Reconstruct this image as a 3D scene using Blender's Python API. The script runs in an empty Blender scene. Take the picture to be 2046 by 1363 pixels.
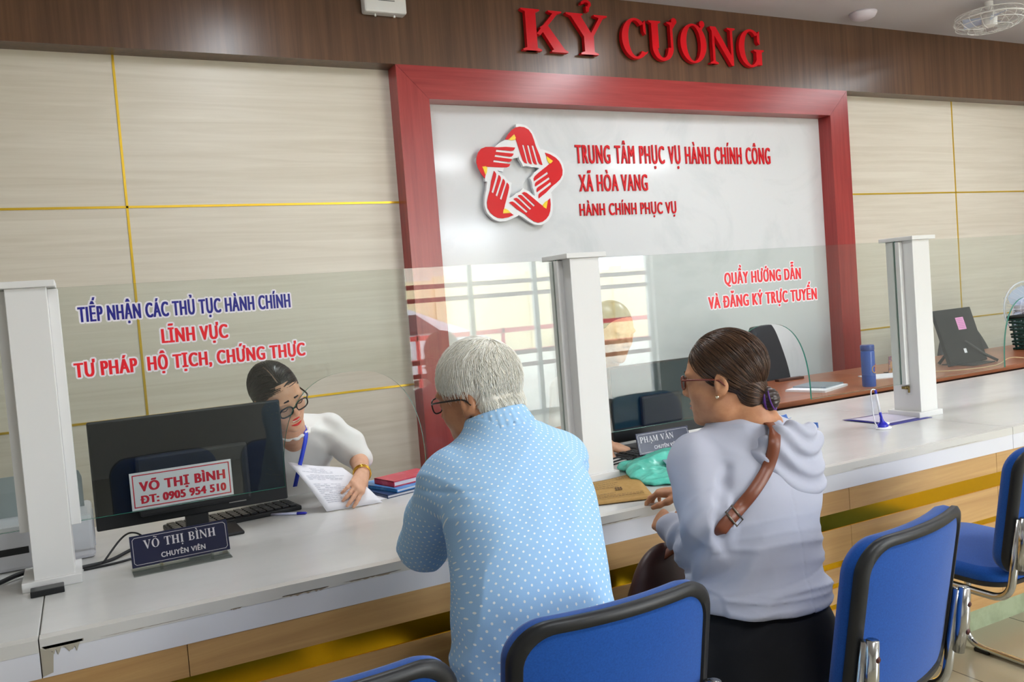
import bpy, bmesh, math, random
import numpy as np
from mathutils import Vector, Matrix

sc = bpy.context.scene
col = sc.collection
random.seed(4)
rng = np.random.default_rng(11)

# ------------------------------------------------------------------ camera
FPX = 1700.0                       # focal length for a 2046 px wide frame
YAW, PITCH, ROLL = math.radians(26.83), math.radians(2.734), math.radians(-4.425)
CAM_H = 1.47
_cy, _sy, _cp, _sp = math.cos(YAW), math.sin(YAW), math.cos(PITCH), math.sin(PITCH)
_fw = np.array([_sy*_cp, _cy*_cp, -_sp]); _r = np.array([_cy, -_sy, 0.0]); _u = np.cross(_r, _fw)
_c, _s = math.cos(ROLL), math.sin(ROLL)
CR = _c*_r + _s*_u; CU = -_s*_r + _c*_u
cam_d = bpy.data.cameras.new('camera'); cam = bpy.data.objects.new('camera', cam_d); col.objects.link(cam)
cam_d.sensor_fit = 'HORIZONTAL'; cam_d.sensor_width = 36.0; cam_d.lens = FPX/2046*36.0
cam_d.clip_start = 0.05; cam_d.clip_end = 200
cam.matrix_world = Matrix(((CR[0], CU[0], -_fw[0], 0), (CR[1], CU[1], -_fw[1], 0), (CR[2], CU[2], -_fw[2], CAM_H), (0, 0, 0, 1)))
sc.camera = cam

def at(x, y, X=None, Y=None, Z=None):
    """world point seen at photo pixel (x, y) on a real plane of the room"""
    d = (x-1023)/FPX*CR - (y-681.5)/FPX*CU + _fw
    t = X/d[0] if X is not None else Y/d[1] if Y is not None else (Z-CAM_H)/d[2]
    return np.array([0, 0, CAM_H]) + d*t

# ------------------------------------------------------------------ sky, exposure
w = bpy.data.worlds.new('sky'); sc.world = w; w.use_nodes = True
nt = w.node_tree; bg = nt.nodes['Background']
bg.inputs['Color'].default_value = (0.84, 0.925, 1.0, 1); bg.inputs['Strength'].default_value = 18.0
sc.view_settings.view_transform = 'Standard'; sc.view_settings.look = 'None'
sc.view_settings.gamma = 1; sc.view_settings.use_curve_mapping = False
sc.view_settings.exposure = 0.2
sc.cycles.use_denoising = True
sc.cycles.max_bounces = 10; sc.cycles.transparent_max_bounces = 16
sc.cycles.sample_clamp_indirect = 6.0
TUBE_POWER = 29.0
DAY = (0.90, 0.95, 1.0)

def portal(loc, rot, sx, sy):
    L = bpy.data.lights.new('daylight_portal', 'AREA'); L.shape = 'RECTANGLE'; L.size = sx; L.size_y = sy
    L.cycles.is_portal = True
    o = bpy.data.objects.new('daylight_portal', L); col.objects.link(o); o.location = loc; o.rotation_euler = rot
portal((5.2, -3.98, 1.48), (math.radians(90), 0, 0), 3.6, 2.94)

# ------------------------------------------------------------------ materials
def srgb(h):
    if isinstance(h, str):
        h = h.lstrip('#'); c = [int(h[i:i+2], 16)/255 for i in (0, 2, 4)]
    else: c = list(h)
    return tuple((x/12.92 if x <= .04045 else ((x+.055)/1.055)**2.4) for x in c) + (1.0,)

MATS = {}
def mat(name, color, rough=.5, metal=0.0, spec=.5, **kw):
    if name in MATS: return MATS[name]
    m = bpy.data.materials.new(name); m.use_nodes = True; MATS[name] = m
    n, l = m.node_tree.nodes, m.node_tree.links
    b = n['Principled BSDF']
    c = srgb(color)
    b.inputs['Base Color'].default_value = c; b.inputs['Roughness'].default_value = rough
    b.inputs['Metallic'].default_value = metal; b.inputs['Specular IOR Level'].default_value = spec
    for k, v in kw.items():
        if k in ('noise', 'bump', 'vec', 'grain'): continue
        b.inputs[k].default_value = v
    if 'noise' in kw:                                   # (scale xyz, second colour, contrast)
        (s, c2, lo, hi) = kw['noise']
        tc = n.new('ShaderNodeTexCoord'); mp = n.new('ShaderNodeMapping'); mp.inputs['Scale'].default_value = s
        nz = n.new('ShaderNodeTexNoise'); nz.inputs['Scale'].default_value = 1; nz.inputs['Detail'].default_value = 5; nz.inputs['Roughness'].default_value = .62
        if kw.get('grain'): nz.inputs['Distortion'].default_value = kw['grain']
        rp = n.new('ShaderNodeValToRGB'); rp.color_ramp.elements[0].position = lo; rp.color_ramp.elements[1].position = hi
        rp.color_ramp.elements[0].color = c; rp.color_ramp.elements[1].color = srgb(c2)
        l.new(tc.outputs['Object'], mp.inputs['Vector']); l.new(mp.outputs['Vector'], nz.inputs['Vector'])
        l.new(nz.outputs['Fac'], rp.inputs['Fac']); l.new(rp.outputs['Color'], b.inputs['Base Color'])
    if 'bump' in kw:                                    # (scale xyz, strength, distance)
        s, st, dist = kw['bump']
        tc = n.new('ShaderNodeTexCoord'); mp = n.new('ShaderNodeMapping'); mp.inputs['Scale'].default_value = s
        nz = n.new('ShaderNodeTexNoise'); nz.inputs['Scale'].default_value = 1; nz.inputs['Detail'].default_value = 3
        bp = n.new('ShaderNodeBump'); bp.inputs['Strength'].default_value = st; bp.inputs['Distance'].default_value = dist
        l.new(tc.outputs['Object'], mp.inputs['Vector']); l.new(mp.outputs['Vector'], nz.inputs['Vector'])
        l.new(nz.outputs['Fac'], bp.inputs['Height']); l.new(bp.outputs['Normal'], b.inputs['Normal'])
    return m

def glass_mat(name, tint, edge=False):
    m = bpy.data.materials.new(name); m.use_nodes = True; n, l = m.node_tree.nodes, m.node_tree.links
    n.remove(n['Principled BSDF']); out = n['Material Output']
    tr = n.new('ShaderNodeBsdfTransparent'); tr.inputs['Color'].default_value = srgb(tint)
    gl = n.new('ShaderNodeBsdfGlossy'); gl.inputs['Roughness'].default_value = 0.0
    geo = n.new('ShaderNodeNewGeometry'); mx = n.new('ShaderNodeMix'); mx.data_type = 'FLOAT'
    mx.inputs[2].default_value = 1.52; mx.inputs[3].default_value = 1/1.52
    fr = n.new('ShaderNodeFresnel'); ms = n.new('ShaderNodeMixShader')
    l.new(geo.outputs['Backfacing'], mx.inputs[0]); l.new(mx.outputs[0], fr.inputs['IOR'])
    l.new(fr.outputs['Fac'], ms.inputs['Fac']); l.new(tr.outputs[0], ms.inputs[1]); l.new(gl.outputs[0], ms.inputs[2])
    l.new(ms.outputs[0], out.inputs['Surface'])
    return m

# ------------------------------------------------------------------ tags
def tag(o, label=None, cat=None, group=None, kind=None):
    if label: o['label'] = label
    if cat: o['category'] = cat
    if group: o['group'] = group
    if kind: o['kind'] = kind
    return o

def empty(name, loc=(0, 0, 0), rz=0.0, label=None, cat=None, group=None):
    o = bpy.data.objects.new(name, None); col.objects.link(o); o.location = loc; o.rotation_euler = (0, 0, rz)
    o.empty_display_size = .05
    return tag(o, label, cat, group)

def children(o): return [c for c in bpy.data.objects if c.parent == o]
def copy_tree(o, parent=None):
    c = o.copy(); col.objects.link(c); c.parent = parent
    for ch in children(o): copy_tree(ch, c)
    return c

# ------------------------------------------------------------------ mesh builder
class MB:
    def __init__(s): s.v = []; s.f = []; s.m = []; s.mats = []; s.cur = 0; s.sm = []; s.smooth = False
    def mat(s, m):
        if m not in s.mats: s.mats.append(m)
        s.cur = s.mats.index(m); return s
    def add(s, vs, fs):
        o = len(s.v); s.v += [tuple(map(float, p)) for p in vs]
        for f in fs: s.f.append(tuple(i+o for i in f)); s.m.append(s.cur); s.sm.append(s.smooth)
        return s
    def box(s, x0, x1, y0, y1, z0, z1, bev=0.0):
        if bev <= 0:
            vs = [(x, y, z) for z in (z0, z1) for y in (y0, y1) for x in (x0, x1)]
            return s.add(vs, [(0, 2, 3, 1), (4, 5, 7, 6), (0, 1, 5, 4), (2, 6, 7, 3), (0, 4, 6, 2), (1, 3, 7, 5)])
        bm = bmesh.new(); bmesh.ops.create_cube(bm, size=1)
        for v in bm.verts: v.co = Vector(((x0+x1)/2+v.co.x*(x1-x0), (y0+y1)/2+v.co.y*(y1-y0), (z0+z1)/2+v.co.z*(z1-z0)))
        bmesh.ops.bevel(bm, geom=list(bm.edges), offset=bev, segments=2, affect='EDGES', profile=.5)
        bm.verts.index_update()
        s.add([v.co for v in bm.verts], [tuple(v.index for v in f.verts) for f in bm.faces]); bm.free(); return s
    def prism(s, pts, y0, y1, T=None):
        """polygon of (x, z) extruded from y0 (front) to y1; T maps points"""
        n = len(pts); a = sum(pts[i][0]*pts[(i+1) % n][1]-pts[(i+1) % n][0]*pts[i][1] for i in range(n))
        if a < 0: pts = pts[::-1]
        vs = [(x, y0, z) for x, z in pts] + [(x, y1, z) for x, z in pts]
        if T: vs = [T(p) for p in vs]
        fs = [tuple(range(n)), tuple(range(2*n-1, n-1, -1))] + [(i, i+n, (i+1) % n+n, (i+1) % n) for i in range(n)]
        return s.add(vs, fs)
    def tube(s, pts, r, n=10, caps=True, closed=False):
        pts = [Vector(p) for p in pts]; rs = r if isinstance(r, (list, tuple)) else [r]*len(pts)
        N = len(pts); vs = []; ref = None
        for i, p in enumerate(pts):
            if closed: t = pts[(i+1) % N]-pts[i-1]
            else: t = pts[min(i+1, N-1)]-pts[max(i-1, 0)]
            t.normalize()
            if ref is None:
                ref = Vector((0, 0, 1)) if abs(t.z) < .9 else Vector((1, 0, 0))
            a = t.cross(ref).normalized(); b = a.cross(t).normalized(); ref = b
            for k in range(n):
                q = 2*math.pi*k/n; vs.append(p+(a*math.cos(q)+b*math.sin(q))*rs[i])
        fs = []
        for i in range(N if closed else N-1):
            j = (i+1) % N
            for k in range(n): fs.append((i*n+k, i*n+(k+1) % n, j*n+(k+1) % n, j*n+k))
        if caps and not closed: fs += [tuple(range(n-1, -1, -1)), tuple((N-1)*n+k for k in range(n))]
        sm = s.smooth; s.smooth = True; s.add(vs, fs); s.smooth = sm; return s
    def lathe(s, prof, c=(0, 0, 0), n=32, axis='z'):
        vs = []; N = len(prof)
        for r, h in prof:
            for k in range(n):
                q = 2*math.pi*k/n; x, y = r*math.cos(q), r*math.sin(q)
                p = (x, y, h) if axis == 'z' else (x, -h, y)
                vs.append((p[0]+c[0], p[1]+c[1], p[2]+c[2]))
        fs = [(i*n+k, i*n+(k+1) % n, (i+1)*n+(k+1) % n, (i+1)*n+k) for i in range(N-1) for k in range(n)]
        fs += [tuple(range(n-1, -1, -1)), tuple((N-1)*n+k for k in range(n))]
        return s.add(vs, fs)
    def build(s, name, m=None, parent=None, loc=None, smooth=None, **kw):
        me = bpy.data.meshes.new(name); me.from_pydata(s.v, [], s.f)
        for mm in ([m] if m else s.mats): me.materials.append(mm)
        if not m: me.polygons.foreach_set('material_index', s.m)
        me.polygons.foreach_set('use_smooth', [bool(smooth)]*len(s.f) if smooth is not None else s.sm)
        me.validate(); me.update()
        o = bpy.data.objects.new(name, me); col.objects.link(o)
        if parent: o.parent = parent
        if loc is not None: o.location = loc
        if kw: tag(o, **kw)
        return o

def autosmooth(o, deg=35):
    me = o.data; me.polygons.foreach_set('use_smooth', [True]*len(me.polygons))
    me.set_sharp_from_angle(angle=math.radians(deg)); return o

def bez(pts, n=8):
    """Catmull-Rom through pts"""
    P = [np.array(p, float) for p in pts]; P = [2*P[0]-P[1]]+P+[2*P[-1]-P[-2]]; out = []
    for i in range(1, len(P)-2):
        for k in range(n):
            t = k/n; out.append(tuple(.5*((2*P[i])+(-P[i-1]+P[i+1])*t+(2*P[i-1]-5*P[i]+4*P[i+1]-P[i+2])*t*t+(-P[i-1]+3*P[i]-3*P[i+1]+P[i+2])*t**3)))
    out.append(tuple(P[-2])); return out

def fillet(pts, r, n=6):
    """round the corners of an open polyline"""
    pts = [Vector(p) for p in pts]; out = [pts[0]]
    for a, b, c in zip(pts, pts[1:], pts[2:]):
        u = (a-b).normalized(); v = (c-b).normalized(); ang = u.angle(v)
        d = min(r/math.tan(ang/2), (a-b).length*.49, (c-b).length*.49)
        p0, p1 = b+u*d, b+v*d
        for k in range(n+1):
            t = k/n; out.append(p0*(1-t)**2+b*2*t*(1-t)+p1*t*t)
    out.append(pts[-1]); return out
# ------------------------------------------------------------------ the room
YW, YF = 4.935, 4.80               # back wall, front of fascia and red frame
X0, X1, YB, ZC = -2.6, 10.0, -4.0, 3.43
m_beige = mat('beige_panel', '#e0d8c9', .38, noise=((.9, .9, 26), '#cdc3b1', .3, .8), grain=.8)
m_gold = mat('gold_trim', '#e0b93a', .3, .7)
m_fascia = mat('brown_laminate', '#6b4c36', .3, noise=((22, 22, .7), '#4a3325', .32, .72), grain=.4)
m_ceil = mat('ceiling_paint', '#c9c5c6', .8)
m_paint = mat('wall_paint', '#d8d6d0', .8)
m_red = mat('red_laminate', '#a93c38', .28, noise=((1.6, 1.6, 34), '#8c2427', .3, .75), grain=.5)
m_redv = mat('red_laminate_upright', '#a93c38', .28, noise=((34, 34, 1.6), '#8c2427', .3, .75), grain=.5)
m_marble = mat('white_marble_panel', '#dfe1e3', .12, noise=((1.1, 1.1, 1.4), '#cdd2d4', .5, .8), grain=2.0)

# floor tiles
m_floor = bpy.data.materials.new('floor_tiles'); m_floor.use_nodes = True
n, l = m_floor.node_tree.nodes, m_floor.node_tree.links; b = n['Principled BSDF']; b.inputs['Roughness'].default_value = .22
tc = n.new('ShaderNodeTexCoord'); br = n.new('ShaderNodeTexBrick'); br.offset = 0
br.inputs['Scale'].default_value = 1; br.inputs['Brick Width'].default_value = .6; br.inputs['Row Height'].default_value = .6
br.inputs['Mortar Size'].default_value = .003; br.inputs['Mortar'].default_value = srgb('#4c463a')
br.inputs['Color1'].default_value = srgb('#a39a82'); br.inputs['Color2'].default_value = srgb('#9d9580')
mp = n.new('ShaderNodeMapping'); mp.inputs['Location'].default_value = (.28, .17, 0)
l.new(tc.outputs['Object'], mp.inputs['Vector']); l.new(mp.outputs['Vector'], br.inputs['Vector']); l.new(br.outputs['Color'], b.inputs['Base Color'])

MB().box(X0, X1, YB-.2, YW+.2, -.1, 0).build('floor', m_floor, kind='structure')
MB().box(X0-.2, X1+.2, YB-.2, YW+.2, ZC, ZC+.1).build('ceiling', m_ceil, kind='structure')
MB().box(X0-.2, X1+.2, YW, YW+.15, 0, ZC).build('wall_back', m_beige, kind='structure')
MB().box(X0-.2, X0, YB-.2, YW, 0, ZC).build('wall_left', m_paint, kind='structure')
MB().box(X1, X1+.2, YB-.2, YW, 0, ZC).build('wall_right', m_paint, kind='structure')
# front wall behind the camera with the wide glazed entrance
ex0, ex1, ez = 3.40, 7.0, 2.95
mb = MB(); mb.box(X0, ex0, YB-.2, YB, 0, ZC); mb.box(ex1, X1, YB-.2, YB, 0, ZC); mb.box(ex0, ex1, YB-.2, YB, ez, ZC)
mb.build('wall_front', m_paint, kind='structure')
m_alu = mat('door_aluminium', '#d9dcde', .4, .3)
mb = MB()
for x in (ex0, 4.27, 5.17, 6.07, ex1-.06): mb.box(x, x+.06, YB-.13, YB-.07, 0, ez)
for z in (0, 2.25, ez-.06): mb.box(ex0, ex1, YB-.13, YB-.07, z, z+.06)
mb.build('door_1', m_alu, kind='structure')
# red frosted stripes across the entrance glazing
m_redstripe = mat('red_door_stripe', '#c9474a', .6)
mb = MB()
for z in (.62, .78, 1.52, 1.68): mb.box(ex0+.06, ex1-.06, YB-.11, YB-.1, z, z+.055)
mb.build('trim_8', m_redstripe, kind='structure')

# fascia band and gold strips set in the wall
MB().box(X0, X1, YF, YW, 2.912, ZC).build('trim_1', m_fascia, kind='structure')
gz = [(.283, 1.80), ]
k = 2
for xx in (.285, 6.99):
    MB().box(xx-.006, xx+.006, YW-.004, YW+.001, .0, 2.912).build('trim_%d' % k, m_gold, kind='structure'); k += 1
for z in (1.003, 2.117):
    for xa, xb in ((X0, 1.80), (5.545, X1)):
        MB().box(xa, xb, YW-.004, YW+.001, z-.006, z+.006).build('trim_%d' % k, m_gold, kind='structure'); k += 1
        if k == 8: k = 9

# red portal frame with the white panel
fr = empty('sign_board', (3.67, YF, 0), label='large red wood frame with mitred corners around the white sign panel', cat='frame')
def rel(o, e): o.parent = e; o.matrix_parent_inverse = Matrix.Translation(-e.location); return o
fx0, fx1, ix0, ix1, zt, zi = 1.80, 5.548, 1.998, 5.352, 2.912, 2.714
def T0(p): return p
rel(MB().prism([(fx0, 0), (ix0, 0), (ix0, zi), (fx0, zt)], YF, YW-.001).build('side_board', m_redv), fr)
rel(MB().prism([(fx1, 0), (ix1, 0), (ix1, zi), (fx1, zt)], YF, YW-.001).build('side_board', m_redv), fr)
rel(MB().prism([(fx0+.002, zt), (ix0+.001, zi+.001), (ix1-.001, zi+.001), (fx1-.002, zt)], YF, YW-.001).build('top_board', m_red), fr)
rel(MB().box(ix0, ix1, YW-.012, YW-.002, 0, zi).build('white_panel', m_marble, label='glossy white marble pattern panel'), fr)

# lamps: ceiling tube fittings
m_white = mat('white_plastic', '#e9e9e6', .4)
m_tube = bpy.data.materials.new('lit_tube'); m_tube.use_nodes = True
bb = m_tube.node_tree.nodes['Principled BSDF']; bb.inputs['Emission Color'].default_value = (.97, .99, 1, 1); bb.inputs['Emission Strength'].default_value = 14
def tube_lamp(x, y, along_y, label, power):
    e = empty('ceiling_lamp', (x, y, ZC), 0 if along_y else math.pi/2, label, 'lamp', 'tube lamps on the ceiling')
    MB().box(-.05, .05, -.62, .62, -.05, 0, .006).build('housing', m_white, e)
    for s in (-.025, .025): MB().tube([(s, -.59, -.062), (s, .59, -.062)], .013, 10).build('tube', m_tube, e)
    L = bpy.data.lights.new('tube_light', 'AREA'); L.shape = 'RECTANGLE'; L.size = .08; L.size_y = 1.18; L.energy = power; L.color = DAY
    o = bpy.data.objects.new('tube_light', L); col.objects.link(o); o.parent = e; o.location = (0, 0, -.08)
tube_lamp(1.05, 3.15, True, 'white twin tube lamp on the ceiling above the left counter window', TUBE_POWER*.7)
tube_lamp(3.8, 3.2, True, 'white twin tube lamp on the ceiling in front of the red raised letters', TUBE_POWER)
tube_lamp(6.9, 3.2, True, 'white twin tube lamp on the ceiling above the right end of the counter', TUBE_POWER*.8)
tube_lamp(1.0, -.6, False, 'white twin tube lamp on the ceiling above the waiting area at left', TUBE_POWER*1.2)
tube_lamp(4.2, -.6, False, 'white twin tube lamp on the ceiling above the middle of the waiting area', TUBE_POWER*1.6)
tube_lamp(7.6, -.6, False, 'white twin tube lamp on the ceiling above the waiting area at right', TUBE_POWER*1.4)

# ------------------------------------------------------------------ outside the entrance (seen mirrored in the glass)
m_yard = mat('pale_paving', '#cfc9bd', .8)
m_cream = mat('cream_render', '#efe0b8', .8)
m_leaf = mat('tree_leaves', '#5f7a35', .7, noise=((9, 9, 9), '#8fae52', .4, .7))
MB().box(-14, 26, -26, YB-.2, -.12, -.02).build('ground_outside', m_yard, kind='structure')
mb = MB(); mb.box(-14, 26, -17.2, -17, 0, 2.1); mb.box(-14, 26, -17.25, -16.95, 2.1, 2.2)
for x in range(-12, 26, 3): mb.box(x, x+.35, -17.1, -16.9, 0, 2.3)
mb.build('boundary_wall', m_cream, label='cream boundary wall across the yard, mirrored in the glass', cat='wall')
# ------------------------------------------------------------------ counter
H = .786; YE = 2.20; YK = 3.34
m_top = mat('white_counter_laminate', '#d4d3d0', .22, noise=((2.2, 5, 5), '#c9c8c4', .45, .8))
m_apron = mat('white_apron', '#dcdce2', .3)
m_oak = mat('oak_front_panel', '#c79f68', .42, noise=((1.1, 1.1, 24), '#a9804f', .35, .75), grain=.7)
m_goldmir = mat('gold_mirror', '#e2ae1c', .22, 1.0)
m_plinth = mat('green_grey_plinth', '#98a283', .6, noise=((9, 9, 9), '#7f8a6c', .4, .7))
m_edge = mat('worn_edge', '#cfccc6', .35)
m_wear = mat('brown_wear', '#a08f7c', .8)
def slab(xa, xb, label):
    e = empty('worktop', ((xa+xb)/2, YE, 0), label=label, cat='worktop', group='white counter slabs')
    rel(MB().box(xa+.0012, xb-.0012, YE, YK, H-.03, H, .0025).build('top', m_top), e)
    rel(MB().box(xa+.0012, xb-.0012, YE-.0006, YE+.032, H-.030, H+.0005, .0004).build('edge_band', m_edge), e)
    rel(MB().box(xa+.0012, xb-.0012, YE+.001, YE+.02, .696, H-.03).build('apron', m_apron), e)
    return e
slab(-2.2, -.145, 'white counter slab left of the seam by the near post')
s2 = slab(-.145, 3.40, 'long white counter slab that the two seated visitors lean on')
slab(3.40, 9.2, 'white counter slab to the right of the far post')
# chipped laminate along the front edge: small wear patches with their own shape
def wear(xa, xb, z0, z1, seed):
    r = random.Random(seed); up = []; lo = []
    N = 22
    for i in range(N+1):
        x = xa+(xb-xa)*i/N; e = min(1, min(i, N-i)/4)
        up.append((x, z1-(z1-z0)*.25*r.random()*1)); lo.append((x, z1-(z1-z0)*(.3+.7*r.random())*e))
    return up+lo[::-1]
mb = MB()
for xa, xb, z0, z1, sd in ((-.02, .22, .758, .763, 1), (.40, .52, .752, .763, 2), (.56, .72, .755, .764, 3), (.9, 1.02, .756, .763, 5), (1.30, 1.52, .757, .764, 6), (2.45, 2.6, .758, .763, 7), (2.9, 3.2, .758, .763, 8), (.27, .30, .752, .76, 4)):
    rel(MB().prism(wear(xa, xb, z0+.002, z1-.0015, sd), YE-.0012, YE+.004).build('chip', m_wear), s2)
m_dirt = mat('dirt_smudge', '#a8a08f', .7)
mb = MB(); mb.prism(wear(-.14, -.055, .742, .768, 11), YE-.0012, YE+.004); mb.prism([(-.143, .70), (-.122, .705), (-.118, .75), (-.143, .765)], YE-.0013, YE+.004)
rel(mb.build('dirty_patch', m_dirt), s2)

base = empty('reception_counter', (1.6, 2.3, 0), label='oak counter front with gold mirror stripes under the white slabs', cat='counter')
joints = [-2.2, -1.02, .165, 1.36, 2.44, 3.29, 4.5, 5.7, 6.9, 8.1, 9.2]
def rows(z0, z1, name, m, y0=YE+.004):
    for xa, xb in zip(joints, joints[1:]):
        rel(MB().box(xa+.001, xb-.001, y0, YE+.02, z0, z1).build(name, m), base)
rows(.614, .696, 'rail_panel', m_oak); rows(.433, .556, 'oak_panel', m_oak) if False else None
rows(.437, .556, 'oak_panel', m_oak); rows(.36, .414, 'oak_panel', m_oak); rows(.285, .342, 'oak_panel', m_oak); rows(.08, .265, 'oak_panel', m_oak)
for z0, z1 in ((.556, .614), (.414, .437), (.342, .36), (.265, .285)):
    rel(MB().box(-2.2, 9.2, YE+.008, YE+.022, z0, z1).build('gold_strip', m_goldmir), base)
rel(MB().box(-2.2, 9.2, YE+.004, YE+.02, 0, .08).build('plinth', m_plinth), base)
rel(MB().box(-2.2, 9.2, YE+.022, YE+.05, 0, H-.031).build('carcass', m_oak), base)

# ------------------------------------------------------------------ posts and glass
m_post = mat('white_post_board', '#e6e5e3', .4)
YP = 2.64; PD = .145; YG = 2.72
m_lockm = mat('brass_lock', '#8a7648', .35, .8)
def post(xa, xb, label, sides, lock=False):
    e = empty('partition_post', ((xa+xb)/2, YP+PD/2, H), label=label, cat='post', group='white partition posts')
    rel(MB().box(xa, xb, YP, YP+PD, H+.001, 1.604, .002).build('shaft', m_post), e)
    rel(MB().box(xa-.022, xb+.022, YP-.018, YP+PD+.02, 1.604, 1.622, .002).build('cap', m_post), e)
    rel(MB().box(xa-.03, xb+.016, YP-.014, YP+PD+.014, H, H+.026, .002).build('base_trim', m_post), e)
    for s in sides:
        x = (xb, xb+.026) if s > 0 else (xa-.026, xa)
        rel(MB().box(x[0], x[1], YG-.028, YG-.005, .936, 1.60, .0015).build('glass_channel', m_post), e)
        rel(MB().box(x[0], x[1], YG+.005, YG+.028, .936, 1.60, .0015).build('glass_channel', m_post), e)
    if lock:
        x = xa-.012
        mb = MB(); mb.box(x-.02, x+.012, YG-.026, YG-.006, .917, .929, .001); mb.tube([(x-.004, YG-.03, .922), (x-.004, YG-.016, .922)], .008, 10); mb.box(x-.008, x, YG-.036, YG-.03, .90, .926, .001)
        rel(mb.build('glass_lock', m_lockm), e)
post(-.205+.036, -.069, 'white square post at the left edge of the photo', (-1, 1))
post(1.592, 1.717, 'white square post between the two seated visitors', (-1, 1), True)
post(3.417, 3.532, 'white square post at the far right behind the pen stand', (-1, 1), True)

m_glass = glass_mat('clear_glass', '#f7faf8'); m_gedge = mat('green_glass_edge', '#3f9a86', .15, 0, .6)
ZG0, ZG1 = .938, 1.604
def pane(xa, xb, arch, label, edge=None):
    """glass sheet with a round-topped hatch cut from its lower edge; arch = (x0, x1, ztop)"""
    out = [(xa, ZG0), (xa, ZG1), (xb, ZG1), (xb, ZG0)]
    hatch = []
    if arch:
        a0, a1, zt = arch; cx, rx = (a0+a1)/2, (a1-a0)/2; rz = (zt-ZG0)
        N = 40
        for i in range(N+1):
            q = math.pi*i/N; c, s_ = math.cos(q), math.sin(q)
            hatch.append((cx+rx*math.copysign(abs(c)**.8, c), ZG0+rz*abs(s_)**.8))
    mb = MB(); t = .004
    # front and back faces as quads built over columns; edges carry the green material
    xs = sorted(set([xa, xb]+[round(p[0], 6) for p in hatch]))
    hz = {round(p[0], 6): p[1] for p in hatch}
    mb.mat(m_glass)
    for y, flip in ((YG-t, False), (YG+t, True)):
        for u, v in zip(xs, xs[1:]):
            inside = arch and u >= arch[0]-1e-6 and v <= arch[1]+1e-6
            zu = hz.get(u, ZG0) if inside else ZG0; zv = hz.get(v, ZG0) if inside else ZG0
            q = [(u, y, zu), (v, y, zv), (v, y, ZG1), (u, y, ZG1)]
            mb.add(q if not flip else q[::-1], [(0, 1, 2, 3)])
    mb.mat(m_gedge)
    loop = [(xa, ZG1), (xa, ZG0)] + (hatch[::-1] if arch else []) + [(xb, ZG0), (xb, ZG1)]
    loop.append(loop[0])
    for p, q in zip(loop, loop[1:]):
        mb.add([(p[0], YG-t, p[1]), (p[0], YG+t, p[1]), (q[0], YG+t, q[1]), (q[0], YG-t, q[1])], [(0, 1, 2, 3)])
    o = mb.build('glass_screen', None, loc=None, label=label, cat='glass screen', group='glass screens on the counter')
    return o
g_left = pane(-.064, 1.566+.015, (.535, 1.012, 1.279), 'glass screen with blue and red lettering in front of the left officer')
g_mid = pane(1.74, 3.40, (2.36, 2.815, 1.285), 'glass screen with two lines of red lettering near its right end')
g_right = pane(3.55, 5.30, (4.165, 4.62, 1.285), 'plain glass screen beyond the far post, in front of the pink note')
g_far = pane(-1.95, -.175, (-1.35, -.9, 1.28), 'plain glass screen left of the near post, mostly out of frame')
# ------------------------------------------------------------------ lettering
def text_mesh(s, spacing=1.0, bold=0.0, wspace=1.0):
    bars = [i for i, c in enumerate(s) if c == 'Đ']; s = s.replace('Đ', 'D')
    cu = bpy.data.curves.new('lettering', 'FONT'); cu.body = s; cu.size = 1; cu.space_character = spacing; cu.space_word = wspace
    cu.offset = bold; cu.resolution_u = 4
    o = bpy.data.objects.new('lettering', cu); col.objects.link(o)
    bpy.context.view_layer.update()
    me = bpy.data.meshes.new_from_object(o.evaluated_get(bpy.context.evaluated_depsgraph_get()))
    v = np.empty(len(me.vertices)*3); me.vertices.foreach_get('co', v); v = v.reshape(-1, 3)[:, :2].copy()
    f = [tuple(p.vertices) for p in me.polygons]
    bpy.data.objects.remove(o); bpy.data.curves.remove(cu); bpy.data.meshes.remove(me)
    for i in bars:                                   # cross-bar of the barred capital D
        a = (text_mesh(s[:i]+'H', spacing, bold, wspace)[0][:, 0].max()-(lambda q: q.max()-q.min())(text_mesh('H', spacing, bold)[0][:, 0]))
        k = len(v); v = np.vstack([v, [(a-.085, .325), (a+.27, .325), (a+.27, .405), (a-.085, .405)]]); f.append((k, k+1, k+2, k+3))
    return v, f
CAP = None
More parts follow.
